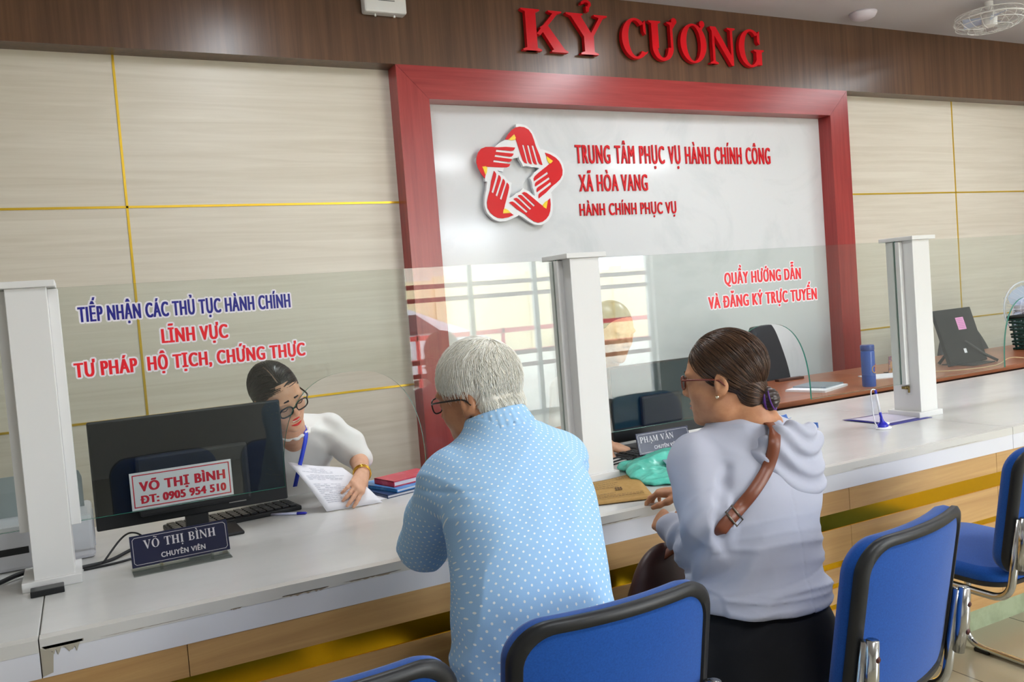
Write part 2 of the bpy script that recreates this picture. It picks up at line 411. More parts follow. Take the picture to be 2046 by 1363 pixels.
def lettering(s, x0, x1, zb, zc, y, m, name='lettering', parent=None, thick=0.0, spacing=1.08, heavy=.035, bold=.012, grow=0.0, wspace=1.0, **kw):
    """line of capitals between x0..x1, baseline zb, cap top zc, facing -Y at depth y"""
    global CAP
    if CAP is None:
        v, _ = text_mesh('H'); CAP = v[:, 1].max()
    v, f = text_mesh(s, spacing, bold, wspace)
    w0, w1 = v[:, 0].min(), v[:, 0].max()
    sx = (x1-x0)/(w1-w0+2*heavy); sz = (zc-zb)/(CAP+2*bold)
    offs = [(-heavy, 0), (-heavy*.33, 0), (heavy*.33, 0), (heavy, 0)] if heavy > 0 else [(0, 0)]
    mb = MB()
    pts = []
    for k, (dx, dz) in enumerate(offs):
        X = x0+(v[:, 0]-w0+heavy+dx)*sx; Z = zb+(v[:, 1]+bold+dz)*sz; pts.append((X, Z, k))
    if grow > 0:                                     # outline: the same letters spread all around
        base = pts; pts = []
        for q in range(10):
            a = 2*math.pi*q/10
            for X, Z, k in (base[0], base[-1]): pts.append((X+grow*math.cos(a), Z+grow*math.sin(a), len(pts)))
    for X, Z, k in pts:
        dy = k*(3.3e-5 if grow > 0 else 7e-5)
        if thick <= 0:
            vs = []; fs = []
            for i, q in enumerate(f):                    # strokes that cross inside a glyph lie a hair apart
                yy = y-dy-((i*7) % 11)*5e-6; fs.append(tuple(range(len(vs), len(vs)+len(q)))); vs += [(X[j], yy, Z[j]) for j in q]
            mb.add(vs, fs)
        else:
            nv = len(X); edge = {}
            for q in f:
                for a, b_ in zip(q, q[1:]+q[:1]):
                    edge[(a, b_)] = 1
            fs = list(f)+[(a+nv, a, b_, b_+nv)[::-1] if False else (a, a+nv, b_+nv, b_) for (a, b_) in edge if (b_, a) not in edge]
            mb.add(np.r_[np.c_[X, np.full(nv, y-dy), Z], np.c_[X, np.full(nv, y+thick), Z]], fs)
    o = mb.build(name, m, **kw)
    if parent: o.parent = parent; o.matrix_parent_inverse = parent.matrix_basis.inverted()
    return o

m_vred = mat('red_vinyl', '#ee1226', .4); m_vblue = mat('blue_vinyl', '#1b1b8a', .4); m_vwhite = mat('white_vinyl', '#f4eff5', .4)
def glass_line(pane_, s, x0, x1, zb, zc, m, lab, **kw):
    """vinyl line with white border on the front of a glass sheet"""
    o = lettering(s, x0, x1, zb, zc, YG-.0062, m, parent=pane_, label=lab, **kw)
    lettering(s, x0, x1, zb, zc, YG-.0049, m_vwhite, name='white_border', parent=o, grow=.0050, **kw)
glass_line(g_left, 'TIẾP NHẬN CÁC THỦ TỤC HÀNH CHÍNH', .001, .601, 1.502, 1.545, m_vblue, 'blue lettering line', heavy=.058, bold=.006, spacing=1.16)
glass_line(g_left, 'LĨNH VỰC', .215, .404, 1.423, 1.465, m_vred, 'short red lettering line', heavy=.058, bold=.006, spacing=1.16)
glass_line(g_left, 'TƯ PHÁP  HỘ TỊCH, CHỨNG THỰC', -.023, .634, 1.346, 1.387, m_vred, 'long red lettering line', heavy=.058, bold=.006, spacing=1.16)
glass_line(g_mid, 'QUẦY HƯỚNG DẪN', 2.366, 2.793, 1.466, 1.514, m_vred, 'upper red lettering line', heavy=.058, bold=.006, spacing=1.16)
glass_line(g_mid, 'VÀ ĐĂNG KÝ TRỰC TUYẾN', 2.275, 2.880, 1.372, 1.421, m_vred, 'lower red lettering line', heavy=.058, bold=.006, spacing=1.16)

# raised acrylic lines on the white panel
m_acr = mat('red_acrylic', '#d40f1c', .25, 0, .3)
YT = YW-.012
def wall_line(s, x0, x1, zb, zc, lab, **kw):
    lettering(s, x0, x1, zb, zc, YT-.0095, m_acr, 'raised_lettering', thick=.009, label=lab, cat='lettering', group='red raised lines on the white panel', **kw)

# serif capitals drawn as polygons (cap height 1)
def ring(cx, cz, rx, rz, tx, tz, a0=0, a1=360, n=40):
    """stressed bowl: outer ellipse minus thinner inner ellipse, as quads"""
    o = []
    for i in range(n):
        q = []
        for k, (ax, az) in ((i, (rx, rz)), (i+1, (rx, rz)), (i+1, (rx-tx, rz-tz)), (i, (rx-tx, rz-tz))):
            t = math.radians(a0+(a1-a0)*k/n); q.append((cx+ax*math.cos(t), cz+az*math.sin(t)))
        o.append(q)
    return o
def R_(x0, x1, z0, z1): return [(x0, z0), (x1, z0), (x1, z1), (x0, z1)]
def foot(x, w, z, up=True, ov=.085):
    s = 1 if up else -1
    return [(x-ov, z), (x+w+ov, z), (x+w+ov, z+s*.035), (x+w, z+s*.075), (x, z+s*.075), (x-ov, z+s*.035)]
GL = {
 'K': (.94, [R_(.12, .33, 0, 1), foot(.12, .21, 0), foot(.12, .21, 1, False), [(.33, .42), (.40, .38), (.80, .96), (.70, .96)], foot(.69, .08, 1, False, .1), [(.40, .58), (.54, .68), (.92, .03), (.68, .03)], foot(.69, .20, 0, True, .07)]),
 'Y': (.90, [R_(.36, .57, 0, .46), foot(.36, .21, 0), [(.08, .97), (.30, .97), (.57, .44), (.36, .44)], foot(.08, .2, 1, False, .08), [(.47, .44), (.57, .46), (.82, .97), (.73, .97)], foot(.70, .09, 1, False, .1)]),
 'C': (.86, ring(.47, .5, .43, .52, .2, .06, 48, 318)+[[(.72, .70), (.78, .62), (.80, .62), (.80, .98), (.77, .98), (.72, .90)], [(.76, .16), (.84, .20), (.80, .13), (.74, .10)]]),
 'U': (.95, [R_(.10, .31, .30, 1), R_(.70, .78, .30, 1), foot(.10, .21, 1, False), foot(.70, .08, 1, False, .1)]+ring(.44, .33, .34, .35, .17, .08, 180, 360)),
 'O': (.98, ring(.48, .5, .44, .52, .2, .05)),
 'N': (.98, [R_(.12, .20, 0, 1), foot(.12, .08, 0, True, .1), R_(.76, .84, 0, 1), foot(.76, .08, 1, False, .1), [(.06, 1), (.26, 1), (.84, .14), (.84, -.02), (.76, -.02), (.06, .96)]]),
 'G': (.95, ring(.48, .5, .44, .52, .2, .06, 48, 330)+[[(.72, .70), (.78, .62), (.81, .62), (.81, .98), (.78, .98), (.72, .90)], R_(.66, .86, .05, .42), foot(.67, .18, .47, False, .09)]),
 'V': (.90, [[(.06, .97), (.28, .97), (.52, .25), (.48, -.02), (.42, -.02)], foot(.07, .2, 1, False, .08), [(.44, .02), (.49, -.02), (.80, .97), (.72, .97)], foot(.70, .09, 1, False, .1)]),
 'T': (.84, [R_(.32, .53, 0, 1), foot(.32, .21, 0), R_(.04, .81, .93, 1), [(.04, .93), (.10, .93), (.06, .70), (.04, .70)], [(.81, .93), (.75, .93), (.79, .70), (.81, .70)]]),
 'H': (1.0, [R_(.12, .33, 0, 1), R_(.66, .87, 0, 1), R_(.33, .66, .47, .54)]+[foot(x, .21, z, u) for x in (.12, .66) for z, u in ((0, True), (1, False))]),
 'I': (.46, [R_(.12, .33, 0, 1), foot(.12, .21, 0), foot(.12, .21, 1, False)]),
 'B': (.86, [R_(.12, .33, 0, 1), foot(.12, .21, 0, True, .06), foot(.12, .21, 1, False, .06)]+ring(.42, .27, .36, .27, .18, .06, -90, 90)+ring(.42, .76, .31, .24, .16, .06, -90, 90)+[R_(.33, .42, 0, .06), R_(.33, .42, .48, .54), R_(.33, .42, .94, 1)]),
 'P': (.80, [R_(.12, .33, 0, 1), foot(.12, .21, 0), foot(.12, .21, 1, False, .06)]+ring(.42, .72, .34, .28, .18, .06, -90, 90)+[R_(.33, .42, .44, .5), R_(.33, .42, .94, 1)]),
 'A': (.95, [[(.42, 1.0), (.52, 1.02), (.88, .03), (.66, .03), (.42, .8)], [(.46, 1.0), (.44, .82), (.20, .03), (.12, .03)], foot(.11, .09, 0, True, .08), foot(.66, .21, 0, True, .06), R_(.24, .62, .28, .35)]),
 'M': (1.15, [R_(.12, .19, 0, 1), foot(.12, .07, 0, True, .09), R_(.82, 1.02, 0, 1), foot(.82, .2, 0), foot(.84, .18, 1, False, .05), [(.06, 1), (.27, 1), (.58, .2), (.54, 0), (.50, 0), (.10, .95)], [(.50, 0), (.56, .02), (.90, 1), (.82, 1)]]),
 ' ': (.45, []),
}
def accent(k, cx):
    if k == 'hook': return ring(cx-.02, 1.25, .11, .10, .06, .06, -60, 190, 16)+[[(cx-.03, 1.20), (cx+.05, 1.18), (cx+.03, 1.06), (cx-.03, 1.06)]]
    if k == 'horn': return ring(cx, 1.03, .09, .09, .085, .085, 0, 360, 18)+[[(cx-.02, .98), (cx+.09, 1.02), (cx-.06, .82), (cx-.12, .88)]]
    if k == 'grave': return [[(cx-.16, 1.32), (cx-.02, 1.32), (cx+.08, 1.08), (cx, 1.08)]]
    if k == 'tilde': return [[(cx-.2+.4*i/8, 1.17+.05*math.sin(i/8*6.28)), (cx-.2+.4*(i+1)/8, 1.17+.05*math.sin((i+1)/8*6.28)), (cx-.2+.4*(i+1)/8, 1.25+.05*math.sin((i+1)/8*6.28)), (cx-.2+.4*i/8, 1.25+.05*math.sin(i/8*6.28))] for i in range(8)]
    if k == 'dot': return ring(cx, -.2, .085, .085, .084, .084, 0, 360, 14)
    if k == 'breve': return ring(cx, 1.32, .18, .2, .06, .08, 195, 345, 14)
VN = {'Ỷ': ('Y', 'hook', .47), 'Ư': ('U', 'horn', .84), 'Ơ': ('O', 'horn', .80), 'Õ': ('O', 'tilde', .48), 'Ị': ('I', 'dot', .225), 'Ì': ('I', 'grave', .22), 'Ạ': ('A', 'dot', .48), 'Ă': ('A', 'breve', .47)}
def serif(s, gap=.02):
    x = 0; out = []
    for ch in s:
        base_, ac, cx = VN.get(ch, (ch, None, 0)); wd, polys = GL[base_]
        polys = list(polys)+(accent(ac, cx) if ac else [])
        out.append((ch, [[(px_+x, pz) for px_, pz in p] for p in polys])); x += wd+gap
    return out, x-gap
def serif_line(s, x0, x1, zb, zc, y0, y1, m, parent, gap=.02, T=None, one=None):
    g, wd = serif(s, gap); sx = (x1-x0)/wd; sz = zc-zb; objs = []
    tot = MB()
    for ch, polys in g:
        if not polys: continue
        mb = tot if one else MB()
        for i, p in enumerate(polys):
            mb.prism([(x0+a*sx, zb+b_*sz) for a, b_ in p], y0-i*1.5e-5, y1, T)
        if not one: objs.append(rel(mb.build('letter', m), parent))
    if one:
        o = tot.build(one, m); rel(o, parent); return o
    return objs
# ------------------------------------------------------------------ big letters on the fascia
kc = empty('sign_letters', (3.65, YF, 3.03), label='big red raised serif letters on the brown fascia', cat='sign letters')
serif_line('KỶ', 2.632, 3.296, 3.035, 3.297, YF-.045, YF-.012, m_acr, kc)
serif_line('CƯƠNG', 3.392, 4.660, 3.035, 3.297, YF-.045, YF-.012, m_acr, kc, gap=.03)

wall_line('TRUNG TÂM PHỤC VỤ HÀNH CHÍNH CÔNG', 3.072, 4.815, 2.355, 2.478, 'longest red raised line, topmost on the white panel', heavy=.030, bold=0, spacing=1.18, wspace=1.2)
wall_line('XÃ HÒA VANG', 3.085, 3.650, 2.166, 2.279, 'short red raised line in the middle of the white panel', heavy=.030, bold=0, spacing=1.16)
wall_line('HÀNH CHÍNH PHỤC VỤ', 3.075, 3.886, 2.002, 2.083, 'lowest and smallest red raised line on the white panel', heavy=.012, bold=.004, spacing=1.14)

# ------------------------------------------------------------------ star of five hands
YE_ = YW-.055
def EM(zx, zy):                                       # point of the plate plane
    p = at(900+zx/5.242, 220+zy/5.242, Y=YE_); return np.array([p[0], p[2]])
tips = [EM(*q) for q in ((668, 255), (1055, 540), (985, 1030), (560, 1085), (350, 590))]
ec = sum(tips)/5
emb = empty('emblem', (ec[0], YW-.012, ec[1]), label='white edged star emblem of five red hands on the white panel', cat='emblem')
rot = lambda p, k: ec+np.array([[math.cos(k), math.sin(k)], [-math.sin(k), math.cos(k)]])@(p-ec)   # clockwise
# plate radius out and in over one fifth of the turn (0 = straight up, clockwise)
def polar(pts):
    o = []
    for q in pts:
        d = EM(*q)-ec; o.append((math.degrees(math.atan2(d[0], d[1])), math.hypot(*d)))
    return o
outp = polar([(528, 335), (545, 300), (565, 262), (600, 205), (650, 160), (715, 143), (790, 160), (850, 212), (882, 270), (918, 360), (955, 445)])
inp = polar([(560, 610), (640, 597), (668, 530), (697, 440), (722, 520), (760, 592), (850, 600), (940, 605)])
def radf(tab, clip):
    t = sorted(tab); A = np.array([a for a, r in t]); Rr = np.array([r for a, r in t])
    def f(a):
        best = []
        for k in range(-3, 4):
            x = a+72*k
            if A[0] <= x <= A[-1]: best.append(float(np.interp(x, A, Rr)))
        return clip(best) if best else float(Rr[0])
    return f
fo, fi = radf(outp, max), radf(inp, min)
m_plate = mat('white_emblem_plate', '#eceef0', .3)
mb = MB(); N = 360
vs = []
for i in range(N):
    a = math.radians(i*360/N); d = np.array([math.sin(a), math.cos(a)])
    for rr in (fo(i*360/N), fi(i*360/N)):
        for y in (YE_, YW-.03):
            p = ec+d*rr; vs.append((p[0], y, p[1]))
fs = []
for i in range(N):
    a = i*4; b_ = ((i+1) % N)*4
    fs += [(a, a+2, b_+2, b_), (a+1, b_+1, b_+3, a+3), (a, b_, b_+1, a+1), (a+2, a+3, b_+3, b_+2)]
mb.add(vs, fs); rel(mb.build('plate', m_plate), emb)
mb = MB()
for k in range(5):
    p = rot(EM(718, 215), k*math.radians(72)); mb.tube([(p[0], YW-.03, p[1]), (p[0], YW-.012, p[1])], .02, 10)
rel(mb.build('spacer', m_plate), emb)
m_ered = mat('emblem_red', '#d60d18', .35, 0, .25); m_eyel = mat('emblem_yellow', '#f6d21e', .3)
top = [(570, 310), (598, 258), (640, 208), (680, 182), (722, 174), (770, 180), (815, 205), (848, 250), (872, 312)]
palm = top+[(888, 372), (842, 372), (806, 371), (755, 366), (735, 470), (715, 400), (690, 330), (680, 290), (665, 253), (603, 310)]
fingers = [[(694, 340), (748, 364), (800, 560), (775, 553), (757, 530), (735, 470)],
           [(768, 366), (800, 370), (850, 566), (838, 566), (822, 556), (812, 540)],
           [(820, 371), (847, 372), (904, 572), (888, 570), (872, 560), (862, 540)],
           [(868, 372), (888, 370), (930, 470), (962, 576), (945, 572), (928, 562), (916, 540)]]
# palm split into convex pieces so the faces stay clean
palm_parts = [[(570, 310), (598, 258), (640, 208), (665, 253), (603, 310)],
              [(640, 208), (680, 182), (722, 174), (770, 180), (815, 205), (690, 330), (665, 253)],
              [(815, 205), (848, 250), (872, 312), (890, 374), (748, 366), (694, 340), (690, 330)]]
thumb = [(665, 255), (682, 292), (676, 312), (640, 318), (604, 311)]
for k in range(5):
    K = k*math.radians(72)
    def P2(poly): return [tuple(rot(EM(*q), K)) for q in poly]
    mb = MB()
    for i, q in enumerate(palm_parts+fingers): mb.prism(P2(q), YE_-.004, YE_-.0005)
    h = rel(mb.build('hand', m_ered), emb)
    MB().prism(P2(thumb), YE_-.0050, YE_-.0006).build('cuff_fold', m_eyel).parent = h
# ------------------------------------------------------------------ smooth bodies: signed-distance blends meshed into one surface
def rotz(a): c, s_ = math.cos(a), math.sin(a); return np.array([[c, -s_, 0], [s_, c, 0], [0, 0, 1.]])
def rotx(a): c, s_ = math.cos(a), math.sin(a); return np.array([[1, 0, 0], [0, c, -s_], [0, s_, c]])
def roty(a): c, s_ = math.cos(a), math.sin(a); return np.array([[c, 0, s_], [0, 1, 0], [-s_, 0, c]])
def V(*a): return np.array(a, float)
_lat = rng.random((32, 32, 32)).astype(np.float32)
def vnoise(X, Y, Z):
    """smooth value noise in -1..1"""
    o = 0
    xi = np.floor(X).astype(np.int32); yi = np.floor(Y).astype(np.int32); zi = np.floor(Z).astype(np.int32)
    fx, fy, fz = X-xi, Y-yi, Z-zi
    fx, fy, fz = [f*f*(3-2*f) for f in (fx, fy, fz)]
    for a in (0, 1):
        for b_ in (0, 1):
            for c in (0, 1):
                wt = (fx if a else 1-fx)*(fy if b_ else 1-fy)*(fz if c else 1-fz)
                o = o+wt*_lat[(xi+a) & 31, (yi+b_) & 31, (zi+c) & 31]
    return o*2-1

class Sdf:
    def __init__(s, h): s.h = h; s.ops = []
    def op(s, kind, f, lo, hi, k): s.ops.append((kind, f, np.array(lo, float), np.array(hi, float), k)); return s
    def ell(s, c, r, R=None, k=.02, kind='add'):
        c = np.array(c, float); r = np.array(r, float); R = np.eye(3) if R is None else R
        ext = np.sqrt(((R*r)**2).sum(1))
        def f(X, Y, Z):
            x, y, z = X-c[0], Y-c[1], Z-c[2]
            q = [R[0, i]*x+R[1, i]*y+R[2, i]*z for i in range(3)]
            k0 = np.sqrt(sum((q[i]/r[i])**2 for i in range(3))); k1 = np.sqrt(sum((q[i]/r[i]**2)**2 for i in range(3)))
            return k0*(k0-1)/np.maximum(k1, 1e-6)
        return s.op(kind, f, c-ext, c+ext, k)
    def cone(s, a, b_, ra, rb, k=.02, flat=None, kind='add'):
        a = np.array(a, float); b_ = np.array(b_, float); n_, fs = (None, 1) if flat is None else (np.array(flat[0], float)/np.linalg.norm(flat[0]), flat[1])
        ab = b_-a
        if n_ is not None: ab = ab+n_*(ab@n_)*(1/fs-1)
        L = max(ab@ab, 1e-9); m = max(ra, rb)
        def f(X, Y, Z):
            x, y, z = X-a[0], Y-a[1], Z-a[2]
            if n_ is not None:
                d = (x*n_[0]+y*n_[1]+z*n_[2])*(1/fs-1); x = x+d*n_[0]; y = y+d*n_[1]; z = z+d*n_[2]
            t = np.clip((x*ab[0]+y*ab[1]+z*ab[2])/L, 0, 1)
            d = np.sqrt((x-t*ab[0])**2+(y-t*ab[1])**2+(z-t*ab[2])**2)-(ra+(rb-ra)*t)
            return d*min(1, fs) if fs < 1 else d
        return s.op(kind, f, np.minimum(a, b_)-m, np.maximum(a, b_)+m, k)
    def chain(s, pts, rs, k=.02, **kw):
        for p, q, a, b_ in zip(pts, pts[1:], rs, rs[1:]): s.cone(p, q, a, b_, k, **kw)
        return s
    def zloft(s, rows, yaw=0.0, n=2.4, k=.03, kind='add'):
        rows = np.array(bez(rows, 6)); z = rows[:, 0]; o = np.argsort(z); rows = rows[o]; z = rows[:, 0]
        c_, s_ = math.cos(yaw), math.sin(yaw); m = rows[:, 3:5].max()
        def f(X, Y, Z):
            zz = Z[0, 0, :] if Z.ndim == 3 else Z
            g = [np.interp(zz, z, rows[:, i])[None, None, :].astype(np.float32) for i in (1, 2, 3, 4)]
            x, y = X-g[0], Y-g[1]
            u, v = (c_*x+s_*y)/g[2], (-s_*x+c_*y)/g[3]
            rho = (np.abs(u)**n+np.abs(v)**n)**(1/n)
            d = (rho-1)*np.minimum(g[2], g[3])
            return np.maximum(d, np.maximum(z[0]-Z, Z-z[-1]))
        lo = (rows[:, 1].min()-m, rows[:, 2].min()-m, z[0]); hi = (rows[:, 1].max()+m, rows[:, 2].max()+m, z[-1])
        return s.op(kind, f, lo, hi, k)
    def cut(s, p, n_, k=.004):
        """remove everything on the side n_ points to"""
        p = np.array(p, float); n_ = np.array(n_, float)/np.linalg.norm(n_)
        return s.op('cut', lambda X, Y, Z: (X-p[0])*n_[0]+(Y-p[1])*n_[1]+(Z-p[2])*n_[2], (-9e9,)*3, (9e9,)*3, k)
    def warp(s, f, lo=(-9e9,)*3, hi=(9e9,)*3):
        """add f(X,Y,Z) metres to the distance (folds)"""
        return s.op('warp', f, lo, hi, 0)
    def mesh(s):
        h = s.h; adds = [o for o in s.ops if o[0] == 'add']
        lo = np.min([o[2] for o in adds], 0)-4*h-.012; hi = np.max([o[3] for o in adds], 0)+4*h+.012
        N = np.ceil((hi-lo)/h).astype(int)+1
        ax = [(lo[i]+h*np.arange(N[i])).astype(np.float32) for i in range(3)]
        D = np.full(N, .2, np.float32)
        for kind, f, l_, h_, k in s.ops:
            mg = k+3*h+.012
            i0 = [int(max(0, math.floor((l_[i]-mg-lo[i])/h))) if l_[i] > -1e8 else 0 for i in range(3)]
            i1 = [int(min(N[i], math.ceil((h_[i]+mg-lo[i])/h)+1)) if h_[i] < 1e8 else N[i] for i in range(3)]
            if any(a >= b_ for a, b_ in zip(i0, i1)): continue
            sl = tuple(slice(a, b_) for a, b_ in zip(i0, i1))
            X = ax[0][sl[0]][:, None, None]; Y = ax[1][sl[1]][None, :, None]; Z = ax[2][sl[2]][None, None, :]
            d = f(X, Y, Z); A = D[sl]
            if kind == 'warp': D[sl] = A+d; continue
            if kind == 'add':
                q = np.maximum(k-np.abs(A-d), 0)/max(k, 1e-6); D[sl] = np.minimum(A, d)-q*q*k*.25
            else:
                if kind == 'sub': d = -d
                q = np.maximum(k-np.abs(A-d), 0)/max(k, 1e-6); D[sl] = np.maximum(A, d)+q*q*k*.25
        return s.nets(D, lo, h)
    @staticmethod
    def nets(D, lo, h):
        S = D < 0; n0, n1, n2 = D.shape
        cs = [(a, b_, c) for a in (0, 1) for b_ in (0, 1) for c in (0, 1)]
        cnt = sum(S[a:n0-1+a, b_:n1-1+b_, c:n2-1+c].astype(np.int8) for a, b_, c in cs)
        act = (cnt > 0) & (cnt < 8); I = np.argwhere(act)
        val = {q: D[I[:, 0]+q[0], I[:, 1]+q[1], I[:, 2]+q[2]] for q in cs}
        P = np.zeros((len(I), 3)); W = np.zeros(len(I))
        for q in cs:
            for ax_ in range(3):
                if q[ax_]: continue
                r = list(q); r[ax_] = 1; r = tuple(r)
                a, b_ = val[q], val[r]; m = (a < 0) != (b_ < 0)
                t = np.where(m, a/np.where(m, a-b_, 1), 0)
                e = np.array(q, float)[None, :].repeat(len(I), 0); e[:, ax_] = t
                P[m] += e[m]; W[m] += 1
        P = (P/W[:, None]+I)*h+lo
        idx = np.full((n0-1, n1-1, n2-1), -1, np.int64); idx[act] = np.arange(len(I))
        F = []
        for ax_ in range(3):
            o = [(1, 2), (2, 0), (0, 1)][ax_]
            A = [slice(1, -1)]*3; A[ax_] = slice(0, -1); B = [slice(1, -1)]*3; B[ax_] = slice(1, None)
            a, b_ = S[tuple(A)], S[tuple(B)]; E = np.argwhere(a != b_)
            if not len(E): continue
            sg = a[E[:, 0], E[:, 1], E[:, 2]]
            base_ = E.copy()
            for j in o: base_[:, j] += 1
            def g(du, dv):
                c = base_.copy(); c[:, o[0]] -= du; c[:, o[1]] -= dv; return idx[c[:, 0], c[:, 1], c[:, 2]]
            q = np.stack([g(1, 1), g(0, 1), g(0, 0), g(1, 0)], 1)
            q[~sg] = q[~sg][:, ::-1]; F.append(q)
        F = np.concatenate(F); F = F[(F >= 0).all(1)]
        return P, F
    def build(s, name, m, parent=None, smooth=1, **kw):
        P, F = s.mesh()
        if smooth:                                    # light relaxing of the grid pattern
            e = np.concatenate([F[:, [0, 1]], F[:, [1, 2]], F[:, [2, 3]], F[:, [3, 0]]])
            for _ in range(smooth):
                A = np.zeros_like(P); c = np.zeros(len(P))
                for i in (0, 1):
                    for d in range(3): A[:, d] += np.bincount(e[:, i], P[e[:, 1-i], d], len(P))
                    c += np.bincount(e[:, i], minlength=len(P))
                P = P*.5+.5*A/np.maximum(c, 1)[:, None]
        me = bpy.data.meshes.new(name); me.vertices.add(len(P)); me.vertices.foreach_set('co', P.astype(np.float32).ravel())
        me.loops.add(F.size); me.loops.foreach_set('vertex_index', F.ravel().astype(np.int32))
        me.polygons.add(len(F)); me.polygons.foreach_set('loop_start', np.arange(0, F.size, 4, dtype=np.int32))
        me.update(calc_edges=True); me.polygons.foreach_set('use_smooth', [True]*len(F))
        me.materials.append(m)
        o = bpy.data.objects.new(name, me); col.objects.link(o)
        if parent: rel(o, parent)
        if kw: tag(o, **kw)
        return o

def frame(fwd_yaw, pitch=0.0, roll=0.0):
    """columns right, forward, up; yaw turns left from +Y, pitch looks down, roll leans to the right ear"""
    return rotz(fwd_yaw) @ rotx(-pitch) @ roty(roll)

class Head:
    """head blend in its own frame; centre between the ears, scale 1 = 0.235 m tall"""
    def __init__(s, S_, C, R, sc_=1.0, female=False, full=0.0):
        s.S, s.C, s.R, s.k = S_, np.array(C, float), R, sc_
        E = s.e
        E((0, -.012, .043), (.074, .094, .088), .02); E((0, .03, .02), (.066, .066, .075), .03)
        E((0, .038, -.035), (.057+full*.008, .058, .07), .03)
        E((0, .045, -.082), (.042+full*.008, .044, .034), .03)
        E((0, .076, -.103), (.02, .017, .015), .02)                        # chin
        for x in (-1, 1):
            E((x*.04, .056, -.03), (.024+full*.005, .026, .026), .02)       # cheeks
            E((x*.05, .01, -.075), (.017+full*.008, .035, .03), .03)        # jaw corners
            E((x*.03, .083, .027), (.026, .013, .009), .014)               # brow
            E((x*.032, .105, .004), (.017, .016, .011), .012, 'sub')       # eye socket
            E((x*.032, .082, .003), (.014, .0125, .0115), .005)            # eyeball with lid
        s.c((0, .090, .012), (0, .108, -.026), .0075, .0115, .012)          # nose
        for x in (-1, 1): E((x*.0125, .099, -.031), (.0085, .0095, .0075), .007)
        E((0, .0885, -.058), (.022, .0125, .0065), .006); E((0, .0865, -.070), (.019, .0125, .0068), .006)
        E((0, .103, -.0638), (.03, .012, .0018), .004, 'sub')
        for x in (-1, 1):                                                  # ears
            Rl = rotz(x*-.35)
            E((x*.079, -.010, -.002), (.009, .019, .032), .007, 'add', Rl)
            E((x*.088, -.006, .002), (.007, .010, .018), .006, 'sub', Rl)
            E((x*.078, .001, -.027), (.007, .008, .011), .005)
            E((x*.083, -.001, -.003), (.004, .005, .008), .004)
    def P(s, p): return s.C+s.R@(np.array(p, float)*s.k)
    def e(s, c, r, k, kind='add', Rl=None):
        s.S.ell(s.P(c), np.array(r)*s.k, s.R if Rl is None else s.R@Rl, k*s.k, kind)
    def c(s, a, b_, ra, rb, k): s.S.cone(s.P(a), s.P(b_), ra*s.k, rb*s.k, k*s.k)

def hand(S_, wrist, R, side=1, curl=(.5, .55, .6, .65), thumb=.4, sc_=1.0, spread=.05):
    """R columns: x towards the thumb side (for side=1), y along the fingers, z out of the back of the hand"""
    P = lambda p: np.array(wrist)+R@(np.array([p[0]*side, p[1], p[2]])*sc_)
    S_.cone(P((0, -.01, 0)), P((0, .02, 0)), .024*sc_, .027*sc_, .012, flat=(R[:, 2], .72))
    for x, y, r in ((.026, .085, .0125), (.008, .09, .0125), (-.010, .086, .012), (-.027, .078, .011)):
        S_.cone(P((x*.6, .015, 0)), P((x, y, .002)), .015*sc_, r*sc_, .012)
    for i, (x, y, L, r) in enumerate(((.026, .088, .068, .0088), (.008, .093, .076, .009), (-.010, .089, .071, .0086), (-.028, .08, .056, .0076))):
        p = np.array([x, y, 0.]); a = .15; sp = (1.2-i)*spread
        for j, (fr_, rr) in enumerate(((.45, 1), (.31, .92), (.24, .84))):
            a += curl[i]*(1.0 if j else .8)
            q = p+L*fr_*np.array([math.sin(sp)*math.cos(a), math.cos(a), -math.sin(a)])
            S_.cone(P(p), P(q), r*rr*sc_, r*(rr-.08)*sc_, .004); p = q
    p = np.array([.022, .012, -.006])
    for L, da, r in ((.045, .75, .0135), (.034, .45, .0105), (.026, .25, .0095)):
        q = p+L*np.array([math.sin(da)*.9, math.cos(da)*.85, -thumb*.7]); S_.cone(P(p), P(q), r*sc_, r*.9*sc_, .008); p = q

def skin_mat(name, c, c2):
    return mat(name, c, .48, 0, .4, noise=((38, 38, 38), c2, .35, .75), bump=((420, 420, 420), .12, .001), **{'Subsurface Weight': .08, 'Subsurface Radius': (.012, .005, .003), 'Subsurface Scale': 1.0})
def cloth_mat(name, c, fold=.25, s=(900, 900, 900), rough=.85):
    return mat(name, c, rough, 0, .2, bump=(s, fold, .0006), **{'Sheen Weight': .15})

def strand_mat(name, c1, c2, rough=.35):
    m = bpy.data.materials.new(name); m.use_nodes = True; n, l = m.node_tree.nodes, m.node_tree.links; b = n['Principled BSDF']
    geo = n.new('ShaderNodeNewGeometry'); rp = n.new('ShaderNodeValToRGB')
    rp.color_ramp.elements[0].color = srgb(c1); rp.color_ramp.elements[1].color = srgb(c2)
    l.new(geo.outputs['Random Per Island'], rp.inputs['Fac']); l.new(rp.outputs['Color'], b.inputs['Base Color'])
    b.inputs['Roughness'].default_value = rough; b.inputs['Specular IOR Level'].default_value = .4
    return m

